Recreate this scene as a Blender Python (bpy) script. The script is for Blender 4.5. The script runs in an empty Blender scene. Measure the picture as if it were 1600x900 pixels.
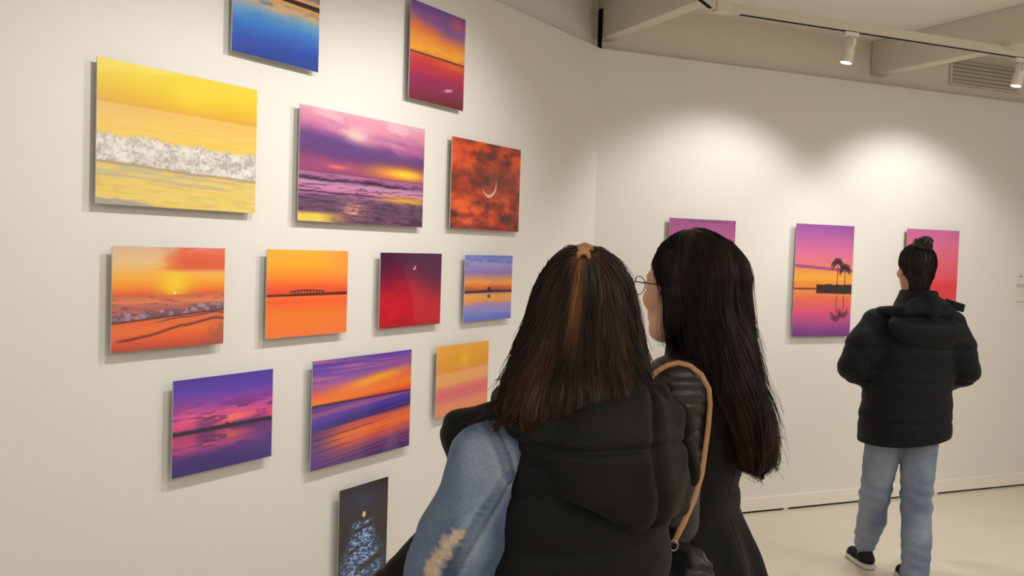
import bpy, math, random
import numpy as np
from mathutils import Vector, Matrix
C = bpy.context.scene.collection
rng = np.random.default_rng(7)
random.seed(7)
PI = math.pi

# ------------------------------------------------------------------ camera
FPX, EYE = 1480.0, 1.585
PITCH, ROLL = 0.0416640, 0.0319496
_cp, _sp, _cr, _sr = math.cos(PITCH), math.sin(PITCH), math.cos(ROLL), math.sin(ROLL)
FW = np.array([0, _cp, -_sp]); _u = np.array([0, _sp, _cp]); _x = np.array([1.0, 0, 0])
RX = _cr * _x + _sr * _u; UP = -_sr * _x + _cr * _u
def ray(px, py): return FW + RX * (px - 800) / FPX - UP * (py - 450) / FPX
def at(px, py, Y):
    v = ray(px, py); p = v * (Y / v[1]); return np.array([p[0], p[1], p[2] + EYE])
def atz(px, py, z):
    v = ray(px, py); p = v * ((z - EYE) / v[2]); return np.array([p[0], p[1], z])

A_L, A_R = 0.541906832739749, 1.1582559503774348       # bearings of the two walls
dL = np.array([math.sin(A_L), math.cos(A_L), 0]); nL = np.array([dL[1], -dL[0], 0]); DL = -2.36334
dR = np.array([math.sin(A_R), math.cos(A_R), 0]); nR = np.array([dR[1], -dR[0], 0]); DR = -4.70497
def onL(s, z, off=0.0): p = dL * s + nL * (DL + off); return np.array([p[0], p[1], z])
def onR(t, z, off=0.0): p = dR * t + nR * (DR + off); return np.array([p[0], p[1], z])
S_C, T_C = 4.803128, 2.553173                           # the corner in each wall's own measure

cam = bpy.data.cameras.new('camera'); co = bpy.data.objects.new('camera', cam); C.objects.link(co)
cam.sensor_width = 36.0; cam.lens = FPX / 1600 * 36.0; cam.clip_start = 0.05
M = Matrix(((RX[0], UP[0], -FW[0], 0), (RX[1], UP[1], -FW[1], 0), (RX[2], UP[2], -FW[2], EYE), (0, 0, 0, 1)))
co.matrix_world = M
bpy.context.scene.camera = co

# ------------------------------------------------------------------ materials
def lin(c): c = np.asarray(c, float) / 255.0; return np.where(c <= 0.04045, c / 12.92, ((c + 0.055) / 1.055) ** 2.4)
def rgba(c): return tuple(float(x) for x in lin(c)) + (1.0,)
def mat(name, col, rough=0.6, spec=0.5, metal=0.0, sheen=0.0, coat=0.0, noise=0.0, nscale=8.0, bump=0.0, bscale=200.0, attr=False,
        rvar=0.0, emis=None, estr=0.0, weave=0.0, stretch=(1, 1, 1)):
    m = bpy.data.materials.new(name); m.use_nodes = True; nt = m.node_tree; b = nt.nodes['Principled BSDF']
    I = b.inputs
    I['Base Color'].default_value = rgba(col); I['Roughness'].default_value = rough; I['Metallic'].default_value = metal
    I['Specular IOR Level'].default_value = spec
    if sheen: I['Sheen Weight'].default_value = sheen; I['Sheen Roughness'].default_value = 0.5
    if coat: I['Coat Weight'].default_value = coat; I['Coat Roughness'].default_value = 0.03
    tc = nt.nodes.new('ShaderNodeTexCoord'); mp = nt.nodes.new('ShaderNodeMapping'); mp.inputs['Scale'].default_value = stretch
    nt.links.new(tc.outputs['Object'], mp.inputs['Vector'])
    src = None
    if attr:
        a = nt.nodes.new('ShaderNodeAttribute'); a.attribute_name = 'tint'; src = a.outputs['Color']
    if noise:
        n = nt.nodes.new('ShaderNodeTexNoise'); n.inputs['Scale'].default_value = nscale; n.inputs['Detail'].default_value = 6
        nt.links.new(mp.outputs['Vector'], n.inputs['Vector'])
        r = nt.nodes.new('ShaderNodeMapRange'); r.inputs['From Min'].default_value = 0.25; r.inputs['From Max'].default_value = 0.75
        r.inputs['To Min'].default_value = 1 - noise; r.inputs['To Max'].default_value = 1 + noise
        nt.links.new(n.outputs['Fac'], r.inputs['Value'])
        mx = nt.nodes.new('ShaderNodeVectorMath'); mx.operation = 'SCALE'
        if src is not None: nt.links.new(src, mx.inputs[0])
        else: mx.inputs[0].default_value = rgba(col)[:3]
        nt.links.new(r.outputs['Result'], mx.inputs['Scale']); src = mx.outputs['Vector']
        if rvar:
            r2 = nt.nodes.new('ShaderNodeMapRange'); r2.inputs['From Min'].default_value = 0.3; r2.inputs['From Max'].default_value = 0.7
            r2.inputs['To Min'].default_value = rough - rvar; r2.inputs['To Max'].default_value = rough + rvar
            nt.links.new(n.outputs['Fac'], r2.inputs['Value']); nt.links.new(r2.outputs['Result'], I['Roughness'])
    if src is not None: nt.links.new(src, I['Base Color'])
    if bump:
        n2 = nt.nodes.new('ShaderNodeTexNoise'); n2.inputs['Scale'].default_value = bscale; n2.inputs['Detail'].default_value = 4
        nt.links.new(mp.outputs['Vector'], n2.inputs['Vector'])
        bp = nt.nodes.new('ShaderNodeBump'); bp.inputs['Strength'].default_value = bump; bp.inputs['Distance'].default_value = 0.002
        nt.links.new(n2.outputs['Fac'], bp.inputs['Height']); nt.links.new(bp.outputs['Normal'], I['Normal'])
    if emis is not None:
        I['Emission Color'].default_value = rgba(emis); I['Emission Strength'].default_value = estr
    return m

M_WALL = mat('wall_paint', (229, 225, 219), 0.75, 0.25, noise=0.012, nscale=1.3, bump=0.06, bscale=120)
M_UPPER = mat('upper_wall_paint', (226, 217, 204), 0.8, 0.2, noise=0.03, nscale=1.5)
M_CEIL = mat('ceiling_paint', (236, 231, 222), 0.85, 0.2, noise=0.03, nscale=0.9)
M_BEAM = mat('beam_paint', (222, 215, 202), 0.8, 0.2, noise=0.02, nscale=2)
M_FLOOR = mat('floor_concrete', (216, 208, 190), 0.30, 0.35, noise=0.05, nscale=1.6, bump=0.02, bscale=40, rvar=0.025)
M_BASE = mat('baseboard_paint', (236, 230, 221), 0.4, 0.4)
M_DARK = mat('dark_gap', (18, 16, 14), 0.9, 0.1)
M_PRINT = mat('print_gloss', (128, 128, 128), 0.35, 0.3, coat=1.0, attr=True)
M_ACRYL = mat('acrylic_edge', (186, 190, 184), 0.15, 0.5)
M_ALU = mat('hanger_metal', (150, 150, 150), 0.4, 0.5, metal=1.0)
M_FIX = mat('fixture_white', (222, 216, 204), 0.45, 0.4)
M_TRACK = mat('track_white', (206, 200, 184), 0.5, 0.35)
M_YEL = mat('track_joint_cream', (214, 206, 182), 0.5, 0.35)
M_LENS = mat('lens_glow', (255, 244, 225), 0.3, 0.2, emis=(255, 244, 225), estr=4.0)
M_SKIN = mat('skin', (206, 158, 132), 0.5, 0.4, attr=True, noise=0.03, nscale=30)
M_EYE = mat('eye', (236, 230, 224), 0.15, 0.5, attr=True)
M_HAIR = mat('hair', (40, 28, 24), 0.42, 0.35, attr=True, noise=0.25, nscale=60, stretch=(1, 1, 0.12))
M_STRAND = mat('hair_strand', (40, 28, 24), 0.45, 0.22, attr=True)
M_VEST = mat('vest_nylon', (24, 23, 24), 0.66, 0.2, sheen=0.03, attr=True, bump=0.10, bscale=500)
M_WOOL = mat('coat_wool', (25, 24, 24), 0.85, 0.15, sheen=0.06, noise=0.2, nscale=160, bump=0.3, bscale=600)
M_LEATHER = mat('leather', (21, 20, 22), 0.33, 0.5, noise=0.15, nscale=40, bump=0.12, bscale=260)
M_DENIM = mat('denim', (110, 132, 160), 0.85, 0.2, attr=True, noise=0.16, nscale=190, bump=0.35, bscale=700)
M_JEANS = mat('jeans_denim', (120, 134, 158), 0.85, 0.2, attr=True, noise=0.10, nscale=120, bump=0.2, bscale=500)
M_JACKET = mat('jacket_nylon', (13, 14, 20), 0.66, 0.2, sheen=0.03, bump=0.08, bscale=400)
M_TAN = mat('tan_leather', (186, 138, 92), 0.5, 0.4, noise=0.10, nscale=60)
M_CLIP = mat('clip_tortoise', (176, 128, 74), 0.3, 0.5, noise=0.25, nscale=70)
M_GLASSES = mat('glasses_metal', (34, 30, 28), 0.3, 0.5, metal=0.6)
M_SHOE = mat('shoe_canvas', (33, 34, 40), 0.8, 0.2, noise=0.1, nscale=200)
M_SOLE = mat('shoe_sole', (214, 208, 196), 0.55, 0.3)
M_BOOT = mat('boot_leather', (24, 22, 21), 0.4, 0.5)
M_TROUSER = mat('black_trouser', (27, 27, 30), 0.85, 0.2, noise=0.15, nscale=200)
M_SILVER = mat('zip_metal', (170, 168, 160), 0.3, 0.5, metal=1.0)
M_PAPER = mat('label_card', (226, 221, 212), 0.7, 0.2)
M_INK = mat('label_ink', (150, 143, 134), 0.8, 0.1)
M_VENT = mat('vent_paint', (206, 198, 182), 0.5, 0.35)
M_VENTD = mat('vent_shadow', (160, 150, 133), 0.8, 0.2)

# ------------------------------------------------------------------ object helpers
def link(name, me, m, parent=None, loc=None, smooth=False):
    o = bpy.data.objects.new(name, me); C.objects.link(o)
    if m is not None: me.materials.append(m)
    if parent is not None: o.parent = parent
    if loc is not None: o.location = loc
    if smooth:
        me.polygons.foreach_set('use_smooth', np.ones(len(me.polygons), bool))
    me.update()
    return o
def mesh_np(name, V, F, col=None):
    """V (n,3), F (m,3|4) index arrays -> mesh"""
    me = bpy.data.meshes.new(name); V = np.asarray(V, np.float32); F = np.asarray(F, np.int32); k = F.shape[1]
    me.vertices.add(len(V)); me.vertices.foreach_set('co', V.ravel())
    me.loops.add(F.size); me.loops.foreach_set('vertex_index', F.ravel())
    me.polygons.add(len(F)); me.polygons.foreach_set('loop_start', np.arange(0, F.size, k, dtype=np.int32))
    me.update(calc_edges=True)
    if col is not None:
        a = me.color_attributes.new('tint', 'FLOAT_COLOR', 'POINT')
        c = np.ones((len(V), 4), np.float32); c[:, :3] = col; a.data.foreach_set('color', c.ravel())
    return me
class MB:
    def __init__(s): s.v = []; s.f = []
    def add(s, V, F):
        n = len(s.v); s.v += [tuple(map(float, p)) for p in V]; s.f += [tuple(i + n for i in q) for q in F]; return s
    def box(s, x0, x1, y0, y1, z0, z1, T=None):
        P = np.array([(x, y, z) for z in (z0, z1) for y in (y0, y1) for x in (x0, x1)], float)
        if T is not None: P = np.array([T(p) for p in P])
        return s.add(P, [(0, 2, 3, 1), (4, 5, 7, 6), (0, 1, 5, 4), (2, 6, 7, 3), (0, 4, 6, 2), (1, 3, 7, 5)])
    def prism(s, base, z0, z1):
        n = len(base); P = [(p[0], p[1], z0) for p in base] + [(p[0], p[1], z1) for p in base]
        F = [tuple(range(n))[::-1], tuple(range(n, 2 * n))] + [(i, (i + 1) % n, n + (i + 1) % n, n + i) for i in range(n)]
        return s.add(P, F)
    def tube(s, pts, rad, n=8, flat=None, cap=True):
        """swept tube; flat=(a,b,normals) gives an elliptical strap"""
        pts = [np.array(p, float) for p in pts]; m = len(pts); rad = rad if hasattr(rad, '__len__') else [rad] * m
        V = []; ref = np.array([0, 0, 1.0])
        T0 = None
        for i, p in enumerate(pts):
            t = pts[min(i + 1, m - 1)] - pts[max(i - 1, 0)]; t /= np.linalg.norm(t) + 1e-9
            if T0 is None:
                a = np.cross(t, ref if abs(t[2]) < 0.9 else np.array([1.0, 0, 0]))
            else:
                a = a - t * (a @ t)
            a /= np.linalg.norm(a); b = np.cross(t, a); T0 = t
            if flat is not None:
                nn = np.array(flat[2][i] if isinstance(flat[2], list) else flat[2], float); nn = nn - t * (nn @ t); nn /= np.linalg.norm(nn)
                wv = np.cross(t, nn); aa, bb = wv * flat[0], nn * flat[1]
            else:
                aa, bb = a * rad[i], b * rad[i]
            for k in range(n):
                q = 2 * PI * k / n; V.append(p + aa * math.cos(q) + bb * math.sin(q))
        F = [(i * n + k, i * n + (k + 1) % n, (i + 1) * n + (k + 1) % n, (i + 1) * n + k) for i in range(m - 1) for k in range(n)]
        if cap: F += [tuple(range(n))[::-1], tuple(range((m - 1) * n, m * n))]
        return s.add(V, F)
    def lathe(s, prof, o, ax, n=24):
        o = np.array(o, float); ax = np.array(ax, float); ax /= np.linalg.norm(ax)
        a = np.cross(ax, (0, 0, 1.0) if abs(ax[2]) < 0.9 else (1.0, 0, 0)); a /= np.linalg.norm(a); b = np.cross(ax, a)
        V = [o + ax * h + (a * math.cos(2 * PI * k / n) + b * math.sin(2 * PI * k / n)) * r for r, h in prof for k in range(n)]
        F = [(i * n + k, i * n + (k + 1) % n, (i + 1) * n + (k + 1) % n, (i + 1) * n + k) for i in range(len(prof) - 1) for k in range(n)]
        F += [tuple(range(n))[::-1], tuple(range((len(prof) - 1) * n, len(prof) * n))]
        return s.add(V, F)
    def build(s, name, m, parent=None, smooth=False, bevel=0.0, off=None):
        me = bpy.data.meshes.new(name)
        v = s.v if off is None else [(p[0] - off[0], p[1] - off[1], p[2] - off[2]) for p in s.v]
        me.from_pydata(v, [], s.f); me.validate(); me.update()
        o = link(name, me, m, parent, smooth=smooth)
        import bmesh
        bm = bmesh.new(); bm.from_mesh(me); bmesh.ops.recalc_face_normals(bm, faces=bm.faces[:]); bm.to_mesh(me); bm.free()
        if bevel:
            b = o.modifiers.new('bevel', 'BEVEL'); b.width = bevel; b.segments = 2; b.limit_method = 'ANGLE'
        return o
def thing(name, label, cat, loc=(0, 0, 0), rz=0.0, group=None):
    o = bpy.data.objects.new(name, None); C.objects.link(o); o.location = tuple(float(x) for x in loc); o.rotation_euler = (0, 0, rz)
    o.empty_display_size = 0.1
    o['label'] = label; o['category'] = cat
    if group: o['group'] = group
    return o
def struct(o): o['kind'] = 'structure'; return o

# ------------------------------------------------------------------ room
ZP, ZC = 2.715, 3.0
cL0 = onL(-6.0, 0)[:2]; corner = onL(S_C, 0)[:2]; cR1 = onR(8.0, 0)[:2]
def wall(name, a, b, z0, z1, out, th, m, off=0.0):
    a = np.array(a) + np.array(out) * off; b = np.array(b) + np.array(out) * off; o2 = np.array(out) * th
    return struct(MB().prism([a, b, b + o2, a + o2], z0, z1).build(name, m))
wall('wall_left', cL0, corner + dL[:2] * 0.02, 0.014, ZP, -nL[:2], 0.06, M_WALL)
wall('wall_right', corner - dR[:2] * 0.02, cR1, 0.014, ZP, -nR[:2], 0.06, M_WALL)
wall('wall_left_upper', cL0, corner + dL[:2] * 0.06, ZP - 0.25, ZC, -nL[:2], 0.1, M_WALL, off=0.062)
wall('wall_right_upper', corner - dR[:2] * 0.06, cR1, ZP - 0.25, ZC, -nR[:2], 0.1, M_UPPER, off=0.075)
E_x = cR1[0] + 0.0
wall('wall_side', (E_x, cR1[1]), (E_x, -3.6), 0, ZC, (1, 0), 0.1, M_WALL)
wall('wall_back', (E_x, -3.6), (cL0[0] - 0.2, -3.6), 0, ZC, (0, -1), 0.1, M_WALL)
poly = [(cL0[0] - .3, -3.8), (E_x + .15, -3.8), (E_x + .15, cR1[1] + .3), (cL0[0] - .3, cR1[1] + .3)]
struct(MB().prism(poly, -0.1, 0.0).build('floor', M_FLOOR))
struct(MB().prism(poly, ZC, ZC + 0.1).build('ceiling', M_CEIL))
# baseboard on the right wall, lifted off the floor over a gap, its shade a near-black strip, with small packers
a, b = onR(T_C + 0.012, 0)[:2], cR1
struct(MB().prism([a, b, b + nR[:2] * 0.018, a + nR[:2] * 0.018], 0.013, 0.094).build('baseboard_right', M_BASE, bevel=0.002))
struct(MB().prism([a, b, b - nR[:2] * 0.03, a - nR[:2] * 0.03], 0.0, 0.0135).build('trim_1', M_DARK))
a2, b2 = cL0, onL(S_C - 0.012, 0)[:2]
struct(MB().prism([a2, b2, b2 + nL[:2] * 0.012, a2 + nL[:2] * 0.012], 0.013, 0.094).build('baseboard_left', M_BASE, bevel=0.002))
for k, px in enumerate(((1230, 795.5), (1463, 771.5))):
    p = atz(px[0], px[1], 0.006); t = p @ dR
    q = onR(t, 0)
    struct(MB().box(-0.016, 0.016, -0.012, 0.006, 0, 0.0132, lambda v: q + dR * v[0] - nR * v[1] + np.array([0, 0, v[2]])).build('trim_%d' % (k + 2), M_BASE))
# the two ceiling beams, square to the right wall
def beam(name, t0, t1, z0, ln):
    p = [onR(t0, 0, -0.07)[:2], onR(t1, 0, -0.07)[:2], onR(t1, 0, ln)[:2], onR(t0, 0, ln)[:2]]
    return struct(MB().prism(p, z0, ZC).build(name, M_BEAM, bevel=0.004))
beam('trim_4', T_C + 0.015, T_C + 0.10, 2.775, 4.5)
beam('trim_5', 4.585, 4.685, 2.785, 4.5)
# near-black strip for the shade in the slit where the first beam stops at the corner
p = onR(T_C + 0.008, 0, -0.03)
struct(MB().box(-0.003, 0.0025, -0.02, 0.02, 2.70, 2.94, lambda v: p + dR * v[0] + nR * v[1] + np.array([0, 0, v[2]])).build('trim_6', M_DARK))

# ------------------------------------------------------------------ paintings of light: colour fields for the prints
_T = rng.random((8, 64, 64))
def vn(x, y, s=0):
    x = np.asarray(x, float); y = np.asarray(y, float)
    xi = np.floor(x).astype(int); yi = np.floor(y).astype(int); fx = x - xi; fy = y - yi
    fx = fx * fx * (3 - 2 * fx); fy = fy * fy * (3 - 2 * fy); T = _T[s % 8]; o = s * 7
    g = lambda i, j: T[(i + o) % 64, (j + o * 3) % 64]
    return (g(xi, yi) * (1 - fx) + g(xi + 1, yi) * fx) * (1 - fy) + (g(xi, yi + 1) * (1 - fx) + g(xi + 1, yi + 1) * fx) * fy
def fb(x, y, s=0, o=4):
    a = 0; w = 0.5; t = 0
    for i in range(o): a = a + w * vn(x * 2 ** i, y * 2 ** i, s + i); t += w; w *= 0.55
    return a / t
def ss(a, b, x): t = np.clip((x - a) / (b - a), 0, 1); return t * t * (3 - 2 * t)
def ramp(t, *st):
    p = [s[0] for s in st]; return np.stack([np.interp(t, p, [s[1][i] for s in st]) for i in range(3)], -1)
def mix(a, c, m): return a * (1 - m[..., None]) + np.asarray(c, float) * m[..., None]
def gau(x, c, w): return np.exp(-((x - c) / w) ** 2)

def art_top_blue(u, d):
    n = fb(u * 4, d * 9, 1); v = 1 - d
    c = ramp(v + (n - .5) * .05, (0, (34, 66, 150)), (.12, (28, 76, 178)), (.28, (52, 128, 212)), (.38, (116, 168, 214)), (.46, (222, 186, 142)), (.53, (236, 172, 98)), (.6, (232, 186, 140)), (.75, (190, 160, 170)), (1, (120, 120, 170)))
    c = mix(c, (74, 120, 190), ss(.5, .72, fb(u * 3, d * 12, 2)) * ss(.3, .4, v) * ss(.52, .47, v) * .7)
    c = mix(c, (110, 96, 130), ss(.45, .65, fb(u * 3, d * 8, 5)) * ss(.58, .62, v) * .7)
    return mix(c, (48, 30, 34), ss(.525, .535, v + (n - .5) * .02) * ss(.575, .562, v))
def art_top_portrait(u, d):
    n = fb(u * 3, d * 6, 2)
    c = ramp(d + (n - .5) * .16, (0, (112, 74, 158)), (.14, (150, 92, 156)), (.24, (226, 122, 96)), (.36, (246, 150, 56)), (.46, (250, 176, 60)), (.52, (240, 140, 54)))
    c = mix(c, (112, 92, 170), gau(u, .85, .4) * gau(d, .2, .1) * .7); c = mix(c, (228, 92, 110), gau(u, .85, .13) * gau(d, .1, .07) * .8)
    w = ramp(d + (fb(u * 3, d * 22, 3) - .5) * .12, (.5, (206, 88, 62)), (.6, (206, 62, 66)), (.7, (176, 44, 88)), (.84, (142, 38, 92)), (1, (116, 30, 52)))
    w = mix(w, (238, 110, 52), gau(u, .8, .3) * gau(d, .56, .04) * .8)
    c = np.where((d > .515)[..., None], w, c)
    return mix(c, (52, 24, 44), gau(d, .515 - .004 * fb(u * 22, d * 0, 1), .007))
def art_yellow(u, d):
    c = ramp(d, (0, (232, 214, 66)), (.14, (234, 204, 50)), (.25, (228, 184, 44)), (.295, (224, 172, 62)), (.30, (234, 190, 104)), (.42, (238, 202, 108)), (.52, (238, 206, 96)), (.7, (232, 206, 120)), (1, (238, 214, 120)))
    c = mix(c, (244, 216, 60), gau(u, .55, .12) * gau(d, .16, .1) * .6)
    rp = fb(u * 7, d * 60, 1); c = mix(c, (236, 186, 84), ss(.45, .75, rp) * ss(.32, .36, d) * .35)
    top = .50 + .05 * u + (fb(u * 9, u * 0, 3) - .5) * .06; bot = .70 + .05 * u + (fb(u * 5, u * 0, 4) - .5) * .02
    f = fb(u * 70, d * 50, 2, 4) * .5 + fb(u * 14, d * 22, 6, 5) * .5; foam = mix(np.full(u.shape + (3,), 216.0) + np.array([0, -5, -10]), (176, 168, 160), ss(.5, .64, f) * .75)
    foam = mix(foam, (244, 238, 230), ss(.5, .36, f) * .8)
    m = ss(top - .02, top + .015, d + (f - .5) * .05) * ss(bot + .012, bot - .006, d + (f - .5) * .02)
    wet = mix(c, (196, 184, 156), ss(.40, .6, fb(u * 5, d * 40, 5)) * .75); c = np.where(((d > bot) & (d < bot + .11))[..., None], wet, c)
    c = mix(c, (206, 182, 122), ss(.5, .7, fb(u * 9, d * 55, 6)) * ss(.78, .84, d) * .45)
    c = mix(c, foam, m); c = mix(c, (150, 138, 120), gau(d, bot + .005, .010) * .7)
    return mix(c, (176, 168, 160), ss(.945, .965, d + (fb(u * 8, d * 8, 2) - .5) * .06 - .09 * u) * ss(.5, .2, u))
def art_purple(u, d):
    n = fb(u * 3 + d * 2, d * 7 - u * 2, 1, 5); m2 = fb(u * 2.5, d * 5, 4)
    c = ramp(d + (n - .5) * .22, (0, (226, 170, 190)), (.1, (222, 150, 176)), (.22, (186, 108, 160)), (.3, (120, 76, 140)), (.4, (104, 62, 124)), (.5, (150, 74, 120)))
    c = mix(c, (246, 214, 200), gau(u, .42 + (n - .5) * .4, .14) * gau(d, .2, .08) * .85); c = mix(c, (92, 60, 128), gau(d, .40 - .15 * (1 - u), .07) * ss(.75, .4, u) * .7)
    c = mix(c, (240, 196, 206), ss(.52, .7, fb(u * 3.5 + d * 3, d * 10 - u * 3, 5, 5)) * ss(.34, .1, d) * .7); c = mix(c, (96, 62, 130), ss(.5, .68, fb(u * 3 + d, d * 14 - u * 2, 7, 5)) * ss(.12, .25, d) * ss(.5, .4, d) * .6); c = mix(c, (232, 110, 106), gau(u, .27, .08) * gau(d, .5, .02)); c = mix(c, (250, 166, 48), gau(u, .8, .26) * gau(d, .49, .07)); c = mix(c, (255, 214, 66), gau(u, .84, .12) * gau(d, .49, .035))
    hz = .56 - .0 * u; w = fb(u * 13, d * 105, 3, 5) * .6 + fb(u * 5, d * 40, 6) * .4
    s = ramp(d + (w - .5) * .05, (.54, (196, 124, 158)), (.62, (150, 92, 150)), (.68, (206, 142, 176)), (.74, (182, 110, 160)), (.78, (120, 84, 120)), (.88, (112, 74, 108)), (1, (128, 80, 112)))
    s = mix(s, (52, 30, 66), ss(.5, .62, w) * .55 * ss(.56, .6, d))
    s = mix(s, (52, 28, 44), gau(d, .622 + .008 * np.sin(u * 9) + .02 * (fb(u * 26, u * 0, 2) - .5), .011) * ss(.28, .5, fb(u * 10, d * 9, 2)) * .95); s = mix(s, (70, 38, 72), gau(d, .735 + .012 * (fb(u * 22, u * 0, 5) - .5), .007)); s = mix(s, (216, 172, 200), gau(d, .655, .014) * .5)
    s = mix(s, (236, 186, 66), gau(u, .85, .22) * gau(d, .745, .035) * .9); s = mix(s, (246, 176, 150), gau(u, .4, .09) * ss(.76, .84, d) * ss(1, .9, d) * ss(.35, .6, w) * .9)
    s = mix(s, (236, 206, 90), ss(.90, .95, d + (m2 - .5) * .04) * ss(.42, .12, u)); s = mix(s, (64, 50, 60), ss(.52, .7, fb(u * 20, d * 60, 6)) * ss(.74, .8, d) * ss(.2, .35, u) * .6)
    c = np.where((d > hz)[..., None], s, c); return mix(c, (120, 60, 96), gau(d, hz, .006) * .8)
def art_red_moon(u, d):
    n = fb(u * 5, d * 7, 2, 5); m = fb(u * 8 + 3, d * 13, 5, 4)
    c = ramp(n * .7 + m * .3, (.3, (88, 46, 42)), (.42, (128, 54, 42)), (.52, (176, 62, 38)), (.62, (218, 84, 44)), (.75, (240, 112, 62)))
    c = mix(c, (96, 52, 50), gau(u, .62, .36) * gau(d, .42, .17) * .75); c = mix(c, (234, 92, 44), gau(d, .13, .1) * ss(.38, .6, n) * .8); c = mix(c, (240, 104, 56), gau(u, .25, .3) * gau(d, .8, .13) * ss(.35, .55, m) * .85)
    r1 = np.hypot((u - .53) * 1.47, d - .465); r2 = np.hypot((u - .522) * 1.47, d - .435); mo = ss(.160, .152, r1) * ss(.148, .162, r2)
    c = mix(c, (240, 206, 196), mo * .9); c = mix(c, (206, 96, 70), ss(.15, .10, r2) * .2 * ss(.4, .6, m))
    return mix(c, (150, 34, 30), ss(.955, .96, d) * ss(.32, .33, u) * ss(.76, .75, u) * .7)
def art_sunset(u, d):
    n = fb(u * 3, d * 9, 1, 5)
    c = ramp(d, (0, (214, 178, 150)), (.15, (226, 190, 140)), (.28, (238, 176, 78)), (.38, (240, 150, 44)), (.45, (226, 104, 48)), (.47, (206, 92, 62)))
    g = np.hypot((u - .53) * 1.25, d - .36); c = mix(c, (240, 206, 40), np.exp(-(g / .17) ** 2) * .95)
    c = mix(c, (218, 92, 58), ss(.35, .62, n + .32 * u + .1 - abs(d - .13) * 1.3) * ss(.26, .2, d) * ss(.38, .62, u + (n - .5) * .3) * .95); c = mix(c, (230, 120, 110), gau(d, .03, .05) * ss(.5, .9, u) * .7)
    w = fb(u * 9, d * 60, 3)
    s = ramp(d + (w - .5) * .03, (.46, (196, 104, 72)), (.53, (222, 130, 86)), (.58, (176, 100, 96)), (.72, (222, 108, 62)), (.82, (232, 112, 48)), (.9, (226, 92, 52)), (1, (176, 76, 58)))
    s = mix(s, (110, 62, 66), ss(.55, .75, w) * ss(.46, .5, d) * ss(.7, .6, d) * .6)
    tp = .645 - .075 * u + (fb(u * 10, u * 0, 2) - .5) * .07; bt = .715 - .09 * u; f = fb(u * 24, d * 26, 5)
    s = mix(s, mix(np.full(u.shape + (3,), 1.) * np.array([118, 84, 102]), (176, 136, 150), ss(.42, .7, f)), ss(tp - .012, tp + .012, d + (f - .5) * .04) * ss(bt + .02, bt, d + (f - .5) * .03))
    s = mix(s, (74, 36, 46), gau(d, bt + .012, .010) * .8)
    for y0, y1, a in ((.90, .72, .012), (.77, .66, .006)):
        y = y0 + (y1 - y0) * ss(0, 1, u) + (fb(u * 9, u * 0, 6) - .5) * .03; s = mix(s, (66, 32, 44), gau(d, y, a) * ss(.0, .1, u) * .8 if a > .01 else gau(d, y, a) * ss(.3, .5, u) * .8)
    s = mix(s, (150, 92, 86), ss(.85, 1.05, u + d * .5 - .35 + (f - .5) * .2) * ss(.72, .8, d) * .6)
    c = np.where((d > .47)[..., None], s, c); return mix(c, (255, 250, 225), np.exp(-(np.hypot((u - .53) * 1.3, d - .455) / .012) ** 2))
def art_bridge(u, d):
    c = ramp(d, (0, (236, 176, 52)), (.18, (234, 166, 42)), (.32, (238, 136, 44)), (.42, (234, 96, 42)), (.5, (222, 78, 46)))
    c = mix(c, (238, 146, 80), gau(u, 1.0, .25) * ss(.5, .1, d) * .7)
    w = ramp(d + (fb(u * 4, d * 40, 2) - .5) * .03, (.5, (240, 116, 50)), (.6, (236, 98, 42)), (.75, (238, 126, 38)), (1, (236, 122, 60))); c = np.where((d > .525)[..., None], w, c)
    hz = .53 - .0 * u; k = ss(hz - .028 - .012 * u, hz - .016 - .012 * u, d) * ss(hz + .006, hz - .002, d)
    c = mix(c, (84, 22, 20), k * .95); y = .485 - .028 * np.cos((u - .47) * 5.2)
    arch = gau(d, y + .01, .007) * ss(.24, .3, u) * ss(.72, .66, u); c = mix(c, (64, 18, 18), arch)
    col = (np.abs(((u * 26) % 1) - .5) < .16) & (d > y) & (d < hz) & (u > .27) & (u < .7); return mix(c, (64, 18, 18), col * .9)
def art_crescent(u, d):
    n = fb(u * 3 + d * 2, d * 4 - u * 2, 3, 5)
    c = ramp(d + (n - .5) * .22, (0, (74, 28, 72)), (.2, (98, 26, 72)), (.36, (146, 22, 66)), (.5, (190, 22, 58)), (.7, (216, 28, 52)), (.9, (212, 24, 56)), (1, (150, 22, 60)))
    c = mix(c, (84, 26, 84), gau(u, .95, .25) * gau(d, .35, .25) * .6); c = mix(c, (236, 44, 48), ss(.5, .68, fb(u * 2.4 + d * 3, d * 5, 6)) * ss(.35, .55, d) * .6)
    r1 = np.hypot((u - .53) * 1.32, d - .19); r2 = np.hypot((u - .515) * 1.32, d - .168); return mix(c, (240, 190, 220), ss(.04, .033, r1) * ss(.034, .044, r2))
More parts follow.
